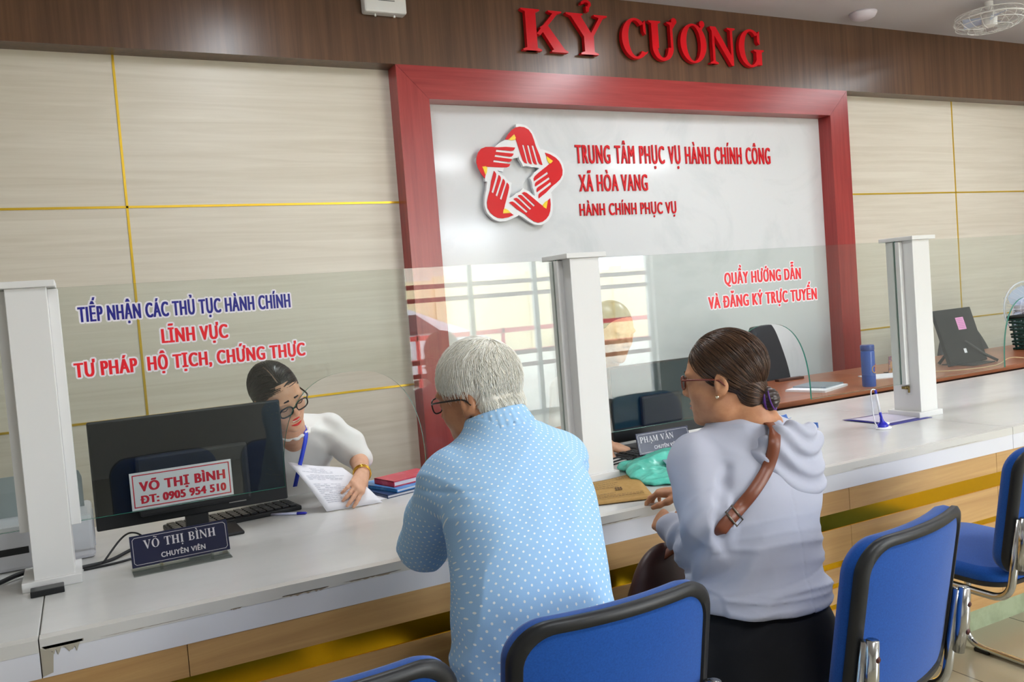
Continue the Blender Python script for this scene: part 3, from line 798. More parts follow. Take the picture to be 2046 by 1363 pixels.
def strands(name, m, parent, C, R, rad, keep, flow, count, length, r0, lift=(.0, .004), steps=7, seed=1, wave=0.0):
    """locks of hair lying on an ellipsoid (centre C, frame R, radii rad); flow(p) gives the combing direction in the head frame"""
    rg = np.random.default_rng(seed); vs = []; fs = []; rad = np.array(rad); n = 0
    while n < count:
        d = rg.normal(size=3); d /= np.linalg.norm(d); p = d*rad
        if not keep(p): continue
        n += 1; L = length*(.6+.6*rg.random()); pts = []; w_ = rg.normal()*wave
        for i in range(steps):
            t = i/(steps-1); lf = lift[0]+(lift[1]-lift[0])*t*(.4+rg.random()*.2+.6*abs(math.sin(n)))
            nn = p/rad**2; nn /= np.linalg.norm(nn); pts.append((p+nn*lf, nn))
            f = flow(p); f = f-nn*(f@nn); f /= max(np.linalg.norm(f), 1e-6)
            sd = np.cross(nn, f); f = f+sd*w_
            p = p+f*L/(steps-1); p = p/np.linalg.norm(p/rad)
        o = len(vs); rr = r0*(.7+.6*rg.random())
        for i, (p_, nn) in enumerate(pts):
            t_ = (pts[min(i+1, steps-1)][0]-pts[max(i-1, 0)][0]); t_ /= max(np.linalg.norm(t_), 1e-9); sd = np.cross(nn, t_)
            q = rr*(1-.85*(i/(steps-1))**2)
            for k in range(3):
                a = 2*math.pi*k/3+1.57; vs.append(C+R@(p_+sd*math.cos(a)*q*1.6+nn*math.sin(a)*q*.7))
        for i in range(steps-1):
            for k in range(3): fs.append((o+i*3+k, o+i*3+(k+1) % 3, o+i*3+3+(k+1) % 3, o+i*3+3+k))
    mb = MB(); mb.smooth = True; mb.add(vs, fs)
    return rel(mb.build(name, m), parent)

def spectacles(H, parent, m_rim, m_lens, name='glasses', w_=.026, hgt=.018, full=True, y=.108, zc=.004, thick=.0016):
    """frame and lenses in the head frame"""
    g = MB(); sub_ = []
    for x in (-1, 1):
        loop = [(x*.033+w_*math.copysign(abs(math.cos(a))**.75, math.cos(a)), y-abs(x*.033+w_*math.cos(a))*.12, zc+hgt*math.copysign(abs(math.sin(a))**.75, math.sin(a))) for a in np.linspace(0, 2*math.pi, 33)[:-1]]
        g.tube([H.P(p) for p in loop], thick*H.k, 8, closed=True)
        sub_.append(loop)
        g.tube([H.P(p) for p in bez([(x*(.033+w_), y-.008, zc+.008), (x*.074, .08, zc+.010), (x*.0815, .03, zc+.008), (x*.083, -.004, zc+.004), (x*.082, -.02, zc-.012)], 4)], thick*1.15*H.k, 8)
    g.tube([H.P(p) for p in bez([(-.008, y-.001, zc+.003), (0, y+.003, zc+.007), (.008, y-.001, zc+.003)], 4)], thick*H.k, 8)
    o = rel(g.build(name, m_rim), parent)
    for loop in sub_:
        mb = MB(); mb.add([H.P(p) for p in loop], [tuple(range(len(loop)))])
        mb.build('lens', m_lens).parent = o
    return o
# ------------------------------------------------------------------ elderly man in the dotted blue shirt
man = empty('person', (.83, 1.65, 0), label='white-haired person in glasses and pale blue dotted shirt leaning on the counter', cat='person', group='people at the counter')
m_skin_m = skin_mat('tanned_skin', '#b98360', '#a96f50')
HM = V(.846, 1.868, 1.243); RM = frame(math.radians(36), math.radians(10), math.radians(-3))
S = Sdf(.0042)
S.zloft([(.52, .82, 1.64, .15, .12), (.75, .83, 1.65, .155, .11), (.95, .85, 1.70, .15, .10), (1.08, .862, 1.765, .15, .09), (1.14, .866, 1.79, .09, .07)], k=.03)
S.chain([V(.868, 1.80, 1.10), V(.862, 1.83, 1.19), HM+RM@V(0, -.012, -.04)], [.062, .058, .056], .03)
for sh, el, wr, sd in ((V(.712, 1.805, 1.06), V(.722, 2.00, .872), V(.80, 2.225, .835), 1), (V(1.035, 1.84, 1.055), V(1.10, 2.03, .87), V(.98, 2.26, .835), -1)):
    S.chain([sh, el], [.05, .042], .02); S.chain([el, wr], [.042, .028], .02)
    d = (wr-el)/np.linalg.norm(wr-el); up = V(0, 0, 1)-d*d[2]; up /= np.linalg.norm(up); R = np.stack([np.cross(d, up), d, up], 1)
    hand(S, wr+d*.012, R, sd, (.35, .4, .45, .5), .3, .98)
HDM = Head(S, HM, RM, 1.0)
body = S.build('body', m_skin_m, man)
# shirt
m_shirt = bpy.data.materials.new('dotted_blue_shirt'); m_shirt.use_nodes = True
n, l = m_shirt.node_tree.nodes, m_shirt.node_tree.links; b = n['Principled BSDF']; b.inputs['Roughness'].default_value = .8; b.inputs['Specular IOR Level'].default_value = .2
av = n.new('ShaderNodeAttribute'); av.attribute_name = 'weave'
def mathn(op, a=None, bb=None):
    x = n.new('ShaderNodeMath'); x.operation = op
    for i, q in enumerate((a, bb)):
        if q is None: continue
        if isinstance(q, (int, float)): x.inputs[i].default_value = q
        else: l.new(q, x.inputs[i])
    return x.outputs[0]
sp = n.new('ShaderNodeSeparateXYZ'); l.new(av.outputs['Vector'], sp.inputs[0])
def lattice(off):
    u = mathn('SUBTRACT', mathn('FRACT', mathn('ADD', mathn('MULTIPLY', sp.outputs[0], 1/.0225), off)), .5)
    v = mathn('SUBTRACT', mathn('FRACT', mathn('ADD', mathn('MULTIPLY', sp.outputs[1], 1/.0225), off)), .5)
    return mathn('SQRT', mathn('ADD', mathn('MULTIPLY', u, u), mathn('MULTIPLY', v, v)))
dm = mathn('MINIMUM', lattice(0.0), lattice(.5)); dot = mathn('LESS_THAN', dm, .105)
mx = n.new('ShaderNodeMix'); mx.data_type = 'RGBA'; l.new(dot, mx.inputs[0]); mx.inputs[6].default_value = srgb('#a3ccf2'); mx.inputs[7].default_value = srgb('#f3f8fb')
l.new(mx.outputs[2], b.inputs['Base Color'])
tc = n.new('ShaderNodeTexCoord'); nz = n.new('ShaderNodeTexNoise'); nz.inputs['Scale'].default_value = 900; bp = n.new('ShaderNodeBump'); bp.inputs['Strength'].default_value = .2; bp.inputs['Distance'].default_value = .0006
l.new(tc.outputs['Object'], nz.inputs['Vector']); l.new(nz.outputs['Fac'], bp.inputs['Height']); l.new(bp.outputs['Normal'], b.inputs['Normal'])

S = Sdf(.0045)
S.zloft([(.485, .815, 1.64, .178, .15), (.56, .817, 1.64, .19, .158), (.66, .822, 1.642, .188, .15), (.76, .832, 1.648, .19, .143), (.86, .845, 1.665, .188, .137), (.95, .857, 1.695, .182, .132), (1.03, .862, 1.73, .180, .125), (1.09, .864, 1.763, .166, .112), (1.135, .866, 1.785, .125, .092), (1.17, .866, 1.805, .082, .078), (1.195, .864, 1.815, .068, .07)], math.radians(4), 2.25, .03)
S.chain([V(.735, 1.79, 1.085), V(.866, 1.80, 1.125), V(1.01, 1.815, 1.085)], [.062, .06, .06], .05)
armL = [V(.716, 1.80, 1.062), V(.716, 1.90, .965), V(.724, 2.008, .872)]; armR = [V(1.03, 1.835, 1.055), V(1.08, 1.93, .965), V(1.105, 2.03, .872)]
S.chain(armL, [.072, .066, .058], .024); S.chain(armR, [.07, .066, .058], .035)
S.cone(V(.724, 2.008, .872), V(.748, 2.075, .862), .058, .055, .02); S.cone(V(1.105, 2.03, .872), V(1.075, 2.09, .862), .058, .055, .02)
def folds(X, Y, Z):
    d = .0
    a = vnoise(X*7+3, Y*7, Z*4.5+Y*3)
    d = d+.007*a-.0045*(1-np.abs(vnoise(X*6+Z*5, Y*6, Z*7-X*4+11)))**5
    # diagonal drag lines from the shoulder blades and gathers above the seat
    d = d+.0065*np.sin((Z*1.0+X*.75)*48+4*vnoise(X*5, Y*5, Z*5+7))*np.clip((.86-Z)/.22, 0, 1)*(.55+.6*vnoise(X*6, Y*5, Z*5+2))*np.clip((.98-X)/.16, .25, 1)
    d = d+.0036*np.sin((X*1.0-Z*.5)*52+5*vnoise(X*4+9, Y*4, Z*4))*(.5+.7*vnoise(X*7+1, Y*6, Z*6))*np.clip((Z-.85)/.2, 0, 1)
    return d
S.warp(folds)
S.cut(V(.8, 1.64, .50), V(0, 0, -1), .006)
# pressed yoke seam across the shoulder blades
S.warp(lambda X, Y, Z: .0035*np.exp(-((Z-(1.075-.06*np.abs(X-.865)))/.0045)**2)*(Y < 1.80))
shirt = S.build('shirt', m_shirt, man)
me = shirt.data; P = np.empty(len(me.vertices)*3, np.float32); me.vertices.foreach_get('co', P); P = P.reshape(-1, 3)
# cloth coordinates: around the trunk, or around and along a sleeve
bl = np.clip((P[:, 2]-.78)/.2, 0, 1)                  # seat: wraps round; shoulders: hangs flat
wrap = np.sign(P[:, 0]-.85)*np.clip(P[:, 1]-1.60-.13*bl, 0, .3); U = P[:, 0]-.85+wrap*.8; Vv = P[:, 2]+bl*.9*(P[:, 1]-1.60)
for arm in (armL, armR):
    ab = arm[2]-arm[0]; L = np.linalg.norm(ab); ab = ab/L; q = P-arm[0]; t = q@ab; r_ = q-t[:, None]*ab
    s1 = np.cross(ab, V(0, 0, 1)); s1 /= np.linalg.norm(s1); s2 = np.cross(ab, s1)
    ins = (np.linalg.norm(r_, axis=1) < .085) & (t > .06) & ((P[:, 0] < .735) | (P[:, 0] > 1.02) | (P[:, 1] > 1.9))
    U = np.where(ins, np.arctan2(r_@s2, r_@s1)*.065, U); Vv = np.where(ins, t, Vv)
at_ = me.attributes.new('weave', 'FLOAT_VECTOR', 'POINT'); at_.data.foreach_set('vector', np.stack([U, Vv, 0*U], 1).astype(np.float32).ravel())
# collar: folded band round the neck
S = Sdf(.0035)
nc = V(.864, 1.818, 1.185); ax = V(-.10, .30, 1); ax /= np.linalg.norm(ax)
ex = np.cross(V(0, 1, 0), ax); ex /= np.linalg.norm(ex); ey = np.cross(ax, ex)
ringp = lambda r, h_, N=26: [nc+ex*r*1.06*math.cos(a)+ey*r*math.sin(a)+ax*(h_-.012*max(0, math.sin(a))) for a in np.linspace(-math.pi*1.36, math.pi*.36, N)]
for r0_, h0, r1_, h1 in ((.066, -.020, .0635, .016),):
    a_, b_ = ringp(r0_, h0), ringp(r1_, h1)
    for k in range(5):
        t = k/4; pts = [p*(1-t)+q*t for p, q in zip(a_, b_)]; S.chain(pts, [.0045]*len(pts), .008)
a_, b_ = ringp(.0665, .017), ringp(.082, -.024)
for k in range(5):
    t = k/4; pts = [p*(1-t)+q*t for p, q in zip(a_, b_)]; S.chain(pts, [.004]*len(pts), .006)
colr = S.build('collar', m_shirt, man)
me = colr.data; P = np.empty(len(me.vertices)*3, np.float32); me.vertices.foreach_get('co', P); P = P.reshape(-1, 3)
at_ = me.attributes.new('weave', 'FLOAT_VECTOR', 'POINT'); at_.data.foreach_set('vector', np.stack([np.arctan2(P[:, 0]-.864, -(P[:, 1]-1.815))*.07, P[:, 2]+.006, 0*P[:, 0]], 1).astype(np.float32).ravel())
# trousers and shoes under the counter edge
m_trs = cloth_mat('dark_grey_trousers', '#34363c')
S = Sdf(.008)
S.zloft([(.47, .82, 1.66, .17, .15), (.52, .82, 1.65, .175, .15), (.60, .82, 1.645, .165, .13)], 0, 2.3, .03)
for x in (-.09, .09):
    S.chain([V(.82+x, 1.70, .53), V(.93+x*.7, 2.06, .52)], [.085, .066], .05); S.chain([V(.93+x*.7, 2.06, .52), V(.93+x*.7, 2.03, .09)], [.064, .052], .03)
S.build('trousers', m_trs, man)
m_shoe = mat('black_shoe', '#1b1a1a', .4)
for x in (-.108, .108):
    S = Sdf(.006); S.cone(V(.93+x*.7, 2.0, .045), V(.93+x*.7, 2.15, .034), .042, .034, .02, flat=((0, 0, 1), .9)); S.cut(V(0, 0, .004), V(0, 0, -1)); S.build('shoe', m_shoe, man)
# hair
m_wcap = mat('white_hair_base', '#f6f2e8', .7, noise=((60, 60, 60), '#e6dfd0', .35, .7)); m_wstr = strand_mat('white_hair', '#ece6d6', '#fffef6', .6)
S = Sdf(.004)
HC = HM+RM@V(0, -.012, .045); HR = V(.0845, .106, .098)
S.ell(HC, HR, RM, .01)
S.ell(HM+RM@V(0, -.052, -.03), V(.064, .046, .058), RM, .03)
for x in (-1, 1):
    S.ell(HM+RM@V(x*.088, .020, -.035), V(.036, .056, .064), RM, .012, 'sub')
S.cut(HM+RM@V(0, .075, .03), RM@V(0, 1, -.55), .01)
S.cut(HM+RM@V(0, -.04, -.072), RM@V(0, .35, -1), .01)
S.warp(lambda X, Y, Z: .003*vnoise(X*60, Y*60, Z*30))
hair = S.build('hair', m_wcap, man)
crown = V(.012, -.055, .09)
def keepm(p):
    q = p+V(0, -.012, .045)
    if q[1] > .062 and q[2] < .07: return False
    if q[2] < -.035: return False
    if abs(q[0]) > .035 and q[1] > -.052 and q[2] < .062: return False
    return not (q[1] > .0 and q[2] < .022 and abs(q[0]) > .03) and not (q[1] > -.04 and q[2] < .018 and abs(q[0]) > .03)
def flowm(p):
    d = p-crown; rr = np.linalg.norm(d); f = d/max(rr, 1e-6)
    sw = np.cross(V(0, -.3, 1), d); return f+sw*4*math.exp(-rr/.06)+V(.0, .35 if p[2] > .05 else -.15, -.9)*min(1, rr/.09)
strands('hair_locks', m_wstr, man, HC, RM, HR-.001, keepm, flowm, 4200, .056, .0010, (.0010, .0075), 7, 3, .25).parent = hair
NC = HM+RM@V(0, -.048, -.03); NR = V(.069, .056, .066)
strands('nape_locks', m_wstr, man, NC, RM, NR, lambda p: p[1] < .030 and -.040 < p[2] < .062, lambda p: V(-.25*p[0]/.07, -.1, -1), 1900, .042, .0010, (.001, .006), 6, 9, .2).parent = hair
bpy.context.view_layer.update()
for c in bpy.data.objects:
    if c.name.startswith(('hair_locks', 'nape_locks')) and c.parent == hair: c.matrix_parent_inverse = Matrix.Identity(4)
m_darkrim = mat('dark_spectacle_rim', '#241c18', .3); m_lens = glass_mat('spectacle_lens', '#f3f5f5')
spectacles(HDM, man, m_darkrim, m_lens, thick=.0019)
# ------------------------------------------------------------------ woman in the grey hooded top, seen from behind in profile
wom = empty('person', (1.50, 1.63, 0), label='person in grey hooded top and glasses, brown strap across the back', cat='person', group='people at the counter')
m_skin_w = skin_mat('warm_skin', '#c58e68', '#b67b58')
HW = V(1.497, 1.742, 1.218); RW = frame(math.radians(36), math.radians(3), math.radians(0))
S = Sdf(.0036)
S.zloft([(.52, 1.48, 1.61, .15, .12), (.75, 1.50, 1.645, .14, .105), (.95, 1.55, 1.685, .14, .095), (1.05, 1.555, 1.715, .12, .08), (1.10, 1.555, 1.725, .08, .065)], k=.03)
S.chain([V(1.565, 1.70, 1.06), V(1.545, 1.712, 1.13), HW+RW@V(0, -.018, -.045)], [.068, .058, .056], .035)
el, wr = V(1.358, 1.665, .795), V(1.440, 1.945, .795)
S.chain([V(1.374, 1.73, 1.01), V(1.335, 1.66, .90)], [.05, .046], .02); S.chain([V(1.335, 1.66, .90), el], [.05, .042], .02); S.chain([el, wr], [.042, .027], .02)
d = (wr-el)/np.linalg.norm(wr-el); up = V(-.75, 0, .65); up -= d*(d@up); up /= np.linalg.norm(up); Rh = np.stack([np.cross(d, up), d, up], 1)
hand(S, wr+d*.008, Rh, 1, (.55, .62, .7, .75), .5, .92)
er, wq = V(1.765, 1.90, .84), V(1.64, 2.12, .828)
S.chain([V(1.70, 1.745, 1.0), er], [.05, .042], .02); S.chain([er, wq], [.042, .027], .02)
d = (wq-er)/np.linalg.norm(wq-er); up = V(0, 0, 1)-d*d[2]; up /= np.linalg.norm(up)
hand(S, wq+d*.008, np.stack([np.cross(d, up), d, up], 1), -1, (.4, .45, .5, .55), .4, .92)
HDW = Head(S, HW, RW, .975, True, 1.0)
bw = S.build('body', m_skin_w, wom)
# hooded top
m_hood = cloth_mat('grey_jersey', '#b4b6c4', .2)
S = Sdf(.0042)
S.zloft([(.615, 1.456, 1.622, .184, .148), (.655, 1.456, 1.625, .184, .148), (.70, 1.460, 1.632, .181, .145), (.77, 1.480, 1.648, .166, .136), (.84, 1.502, 1.662, .164, .131), (.92, 1.526, 1.682, .180, .127), (.99, 1.532, 1.70, .184, .118), (1.04, 1.538, 1.715, .166, .104), (1.075, 1.542, 1.722, .125, .088), (1.10, 1.544, 1.725, .085, .075)], math.radians(-2), 2.2, .03)
S.chain([V(1.385, 1.735, 1.035), V(1.545, 1.715, 1.07), V(1.695, 1.735, 1.03)], [.055, .06, .055], .05)
aL = [V(1.368, 1.72, 1.008), V(1.332, 1.65, .90), V(1.358, 1.66, .797)]
S.chain(aL, [.070, .068, .064], .014); S.chain([aL[2], V(1.433, 1.92, .796)], [.062, .042], .03)
S.chain([V(1.70, 1.745, 1.0), V(1.74, 1.83, .91), er], [.064, .058, .050], .035); S.chain([er, wq-.03*d], [.052, .038], .03)
def foldw(X, Y, Z):
    d = .005*vnoise(X*6+1, Y*6, Z*6)-.004*(1-np.abs(vnoise(X*7+Z*3, Y*7, Z*9+5)))**5
    low = np.clip((.93-Z)/.18, 0, 1)*(X > 1.30)*(Y < 1.80)
    ph = 105*Z-9*np.abs(X-1.52)+2.6*vnoise(X*5+4, Y*5, Z*2.5)
    amp = .5+.5*vnoise(X*4.5, Y*4, Z*9+2)
    slope = .10*(X-1.5)+.035*vnoise(X*4, Y*4, Z*3+8)
    for fq, am, o_ in ((20, .0110, 0), (37, .0070, 3.3)):
        rg_ = 1-np.abs(vnoise(X*2.6+o_, Y*2.6, (Z+slope)*fq+o_)); d = d-low*am*(rg_**3-.3)
    arm = np.clip((1.42-X)/.05, 0, 1)
    d = d+arm*.0065*np.sin(60*(Z*.8+Y)+3*vnoise(X*9, Y*9, Z*9))*np.clip((.98-Z)/.1, 0, 1)
    sh = np.clip((Z-.93)/.08, 0, 1)
    d = d+sh*.005*(.6+.6*vnoise(X*5+2, Y*5, Z*5))*np.sin(70*(X*.8-Z*.6)+3*vnoise(X*6, Y*6+3, Z*6))
    return d
S.warp(foldw)
S.cut(V(1.46, 1.48, .672), V(-.06, 0, -1), .008)
# seat hem band and centre back seam
S.warp(lambda X, Y, Z: .0022*np.exp(-((Z-.745-.03*np.sin((X-1.5)*3))/.003)**2)+.0018*np.exp(-((X-1.50-.12*(Z-.7))/.0025)**2)*(Z < .95)*(Y < 1.65))
from mathutils.bvhtree import BVHTree
bpy.context.view_layer.update()
def on_cloth(px_, py_, objs):
    """first point of the garment met from the photographer's side, with its normal"""
    d_ = Vector(at(px_, py_, Y=3.0))-Vector((0, 0, CAM_H)); best = None
    for o_ in objs:
        t_ = BVHTree.FromObject(o_, bpy.context.evaluated_depsgraph_get()); M_ = o_.matrix_world
        h_ = t_.ray_cast(M_.inverted()@Vector((0, 0, CAM_H)), d_.normalized())
        if h_[0] is not None and (best is None or h_[3] < best[2]): best = (M_@h_[0], h_[1], h_[3])
    return np.array(best[0]), np.array(best[1])
probe = S.build('probe', m_hood, wom)
bpy.context.view_layer.update()
crease = [on_cloth(a, b_, [probe]) for a, b_ in ((1452, 935), (1446, 965), (1442, 1000), (1440, 1035), (1443, 1070), (1452, 1102))]
bpy.data.objects.remove(probe)
S.chain([p+n_*.001 for p, n_ in crease], [.004, .009, .011, .012, .012, .010], .022, kind='sub')      # crease between sleeve and back
top = S.build('hooded_top', m_hood, wom)
# hood lying on the back: rolled cloth round the neck and a hanging pouch
S = Sdf(.004)
nk = V(1.540, 1.722, 1.098)
def ringh(r, z, tilt, a0, a1, N=24): return [nk+V(r*math.cos(a), r*.92*math.sin(a), z+tilt*math.sin(a)) for a in np.linspace(math.radians(a0), math.radians(a1), N)]
S.chain(ringh(.082, -.012, .055, -225, 45), [.019]*24, .016)
S.chain(ringh(.104, -.035, .045, -205, 25), [.019]*24, .012)
S.ell(V(1.592, 1.625, 1.025), V(.125, .052, .085), rotz(math.radians(8))@rotx(math.radians(14)), .03)
S.ell(V(1.606, 1.600, .955), V(.088, .036, .058), rotz(math.radians(8)), .03)
S.ell(V(1.625, 1.668, 1.115), V(.075, .050, .050), rotz(math.radians(10)), .02, 'sub')
def foldh(X, Y, Z):
    r_ = np.sqrt((X-1.635)**2+((Z-1.115)*1.0)**2)
    return .0050*np.sin(r_*125+2.0*vnoise(X*8, Y*8, Z*8))*np.clip((1.69-Y)/.06, 0, 1)+.002*vnoise(X*14, Y*14, Z*14)
S.warp(foldh)
S.build('hood', m_hood, wom)
# black trousers and shoes
m_blk = cloth_mat('black_trousers', '#17171a')
S = Sdf(.006)
S.zloft([(.475, 1.455, 1.62, .170, .15), (.52, 1.455, 1.61, .185, .158), (.60, 1.458, 1.612, .187, .152), (.655, 1.46, 1.62, .172, .134), (.72, 1.465, 1.63, .14, .11)], 0, 2.3, .03)
for x in (-.095, .095):
    S.chain([V(1.47+x, 1.70, .54), V(1.53+x, 2.06, .53)], [.088, .066], .05); S.chain([V(1.53+x, 2.06, .53), V(1.53+x, 2.05, .08)], [.064, .05], .03)
S.build('trousers', m_blk, wom)
for x in (-.095, .095):
    S = Sdf(.006); S.cone(V(1.53+x, 2.02, .045), V(1.53+x, 2.14, .03), .04, .032, .02); S.cut(V(0, 0, .004), V(0, 0, -1)); S.build('shoe', m_shoe, wom)
# hair combed back into a low knot
m_dk = mat('dark_brown_hair_base', '#33231d', .35); m_dks = strand_mat('dark_brown_hair', '#20140f', '#6e503c', .28)
S = Sdf(.0036)
HC2 = HW+RW@V(0, -.014, .040); HR2 = V(.080, .103, .094)
S.ell(HC2, HR2, RW, .01)
S.ell(HW+RW@V(0, -.060, -.030), V(.054, .039, .051), RW, .02)
for x in (-1, 1): S.ell(HW+RW@V(x*.085, .030, -.042), V(.034, .055, .062), RW, .014, 'sub')
for x in (-1, 1): S.ell(HW+RW@V(x*.09, -.01, -.02), V(.025, .026, .042), RW, .008, 'sub')
S.cut(HW+RW@V(0, .070, .045), RW@V(0, 1, -.75), .012)
S.cut(HW+RW@V(0, -.045, -.066), RW@V(0, .5, -1), .012)
hw = S.build('hair', m_dk, wom)
knot = V(0, -.112, -.058)-V(0, -.014, .040)
def keepw(p):
    q = p+V(0, -.014, .040)
    if q[1] > .070+.75*(q[2]-.045): return False
    if q[2] < -.05: return False
    if abs(q[0]) > .025 and q[1] > -.034 and q[2] < .018: return False
    return not (q[1] > .0 and q[2] < .022+.25*max(0, q[1]))
strands('hair_locks', m_dks, wom, HC2, RW, HR2+.0003, keepw, lambda p: knot-p, 1800, .10, .0010, (.001, .0040), 8, 5, .03).parent = hw
NC2 = HW+RW@V(0, -.062, -.028); k2_ = V(0, -.112, -.058)-V(0, -.062, -.028)
strands('nape_locks', m_dks, wom, NC2, RW, V(.0590, .0430, .0560), lambda p: p[1] < .040 and -.045 < p[2], lambda p: k2_-p, 1300, .06, .0010, (.0005, .003), 7, 15, .03).parent = hw
S = Sdf(.0032)
kc_ = HW+RW@V(0, -.108, -.058)
S.ell(kc_, V(.026, .024, .030), RW, .01); S.chain([kc_+RW@V(0, .03, .012), kc_+RW@V(0, -.002, 0)], [.026, .022], .015)
S.warp(lambda X, Y, Z: .0015*np.sin(Z*700+4*vnoise(X*40, Y*40, Z*40)))
kn = S.build('hair_knot', m_dk, wom)
m_purple = mat('purple_hair_tie', '#5b2c86', .5)
mb = MB(); mb.tube([kc_+RW@V(.027*math.cos(a), .006, .027*math.sin(a)) for a in np.linspace(0, 2*math.pi, 25)[:-1]], .0035, 8, closed=True)
mb.tube([kc_+RW@V(.0285*math.cos(a), -.008+.006*math.sin(a), .0285*math.sin(a)) for a in np.linspace(0, 2*math.pi, 25)[:-1]], .002, 8, closed=True)
mb.build('hair_tie', m_purple).parent = kn
m_redrim = mat('reddish_spectacle_rim', '#7c3a2e', .25, 0, .5)
spectacles(HDW, wom, m_redrim, m_lens, thick=.0022)
m_ear = mat('bright_stud', '#f3ead0', .1, .9)
MB().lathe([(.0005, .004), (.0045, .002), (.005, 0), (.003, -.004)], HDW.P((-.088, .003, -.034)), 10).build('earring', m_ear, None); rel(bpy.data.objects['earring'], wom)
m_brow = mat('dark_eyebrow', '#2a1c17', .8)
def brows(H, parent, m, y=.1000, z=.030, inner=.0, outer=-.004):
    for x in (-1, 1):
        mb = MB(); mb.tube([H.P(p) for p in bez([(x*.012, y, z+inner), (x*.026, y-.003, z+.002), (x*.047, y-.020, z+outer)], 5)], [.0036*H.k*(1-.5*i/10) for i in range(11)], 8); rel(mb.build('eyebrow', m), parent)
brows(HDW, wom, m_brow)
m_lip = mat('natural_lips', '#a9624f', .45)
def lips(H, parent, m, up=-.0585, lo=-.0695, w_=.021, y=.0985):
    for z, r_, nm in ((up, .0038, 'upper_lip'), (lo, .0044, 'lower_lip')):
        mb = MB(); N = 9
        pts = [H.P((w_*t, y-.0115*t*t, z-(.0035 if nm == 'lower_lip' else -.001)*(-abs(t)**2+0)*1.0)) for t in np.linspace(-1, 1, N)]
        mb.tube(pts, [r_*H.k*(.25+.75*(1-t*t)) for t in np.linspace(-1, 1, N)], 8); rel(mb.build(nm, m), parent)
lips(HDW, wom, m_lip)
# bracelet
m_band = mat('dark_bracelet', '#2b2320', .5)
dd = (wr-el)/np.linalg.norm(wr-el); s1 = np.cross(dd, V(0, 0, 1)); s1 /= np.linalg.norm(s1); s2 = np.cross(s1, dd)
MB().tube([wr-dd*.004+s1*.030*math.cos(a)+s2*.030*math.sin(a) for a in np.linspace(0, 2*math.pi, 21)[:-1]], .0035, 8, closed=True).build('bracelet', m_band); rel(bpy.data.objects['bracelet'], wom)
# ------------------------------------------------------------------ shoulder bag
bag = empty('shoulder_bag', (1.42, 1.93, .60), label='brown leather shoulder bag slung across the back of the grey top', cat='bag')
m_lea = mat('brown_leather', '#7a4128', .4, bump=((120, 120, 120), .15, .001)); m_dlea = mat('dark_brown_leather', '#3d1f1c', .45, bump=((80, 80, 80), .2, .001))
hood_o = [o_ for o_ in bpy.data.objects if o_.parent == wom and o_.name.startswith(('hooded_top', 'hood'))]
key = [on_cloth(a, b_, hood_o) for a, b_ in ((1540, 852), (1546, 878), (1543, 905), (1533, 935), (1518, 962), (1500, 988), (1480, 1012), (1462, 1032), (1446, 1050), (1436, 1062))]
front = [(V(1.56, 1.83, 1.06), V(.2, 1, .3)), (V(1.560, 1.785, 1.108), V(.1, .6, .8)), (V(1.540, 1.72, 1.128), V(0, 0, 1))]
tail = [(V(1.362, 1.655, .868), V(-1, -.6, 0)), (V(1.345, 1.71, .84), V(-1, 0, 0)), (V(1.365, 1.81, .79), V(-1, .3, 0)), (V(1.39, 1.90, .735), V(-.6, 1, 0))]
key = front+[(p+n_*.002, n_) for p, n_ in key]+tail
pp = [np.array(p) for p in bez([k_[0] for k_ in key], 5)]; nn_ = [np.array(p) for p in bez([k_[1] for k_ in key], 5)]
for _ in range(4): pp = [pp[0]]+[.25*a+.5*b_+.25*c for a, b_, c in zip(pp, pp[1:], pp[2:])]+[pp[-1]]; nn_ = [nn_[0]]+[.25*a+.5*b_+.25*c for a, b_, c in zip(nn_, nn_[1:], nn_[2:])]+[nn_[-1]]
mb = MB(); mb.smooth = True; vs = []; fs = []; w2 = .0155; nrm_ = []
for i, p in enumerate(pp):
    t = pp[min(i+1, len(pp)-1)]-pp[max(i-1, 0)]; t /= np.linalg.norm(t)
    o_ = nn_[i]-t*(nn_[i]@t); o_ /= np.linalg.norm(o_); sd = np.cross(t, o_); nrm_.append((o_, sd, t))
    for a, b_ in ((-1, 0), (-.9, 1), (.9, 1), (1, 0)): vs.append(p+sd*a*w2+o_*(.0035+b_*.003))
for i in range(len(pp)-1):
    for k in range(4): fs.append((i*4+k, i*4+(k+1) % 4, i*4+4+(k+1) % 4, i*4+4+k))
mb.add(vs, fs); st = rel(mb.build('strap', m_lea), bag)
i = 5*(len(front)+7); p = pp[i]; o_, sd, t = nrm_[i]
c0 = p+o_*.008
m_nick = mat('dull_metal', '#8d8378', .3, .9)
MB().tube([c0+sd*a*.022+t*b_*.012 for a, b_ in ((-1, -1), (1, -1), (1, 1), (-1, 1))], .0025, 8, closed=True).build('buckle', m_nick).parent = st
S = Sdf(.005)
S.ell(V(1.42, 1.97, .62), V(.13, .05, .125), rotz(math.radians(15)), .02); S.ell(V(1.42, 1.98, .57), V(.14, .055, .08), rotz(math.radians(15)), .04)
S.warp(lambda X, Y, Z: .004*vnoise(X*16, Y*16, Z*10))
S.build('pouch', m_dlea, bag)
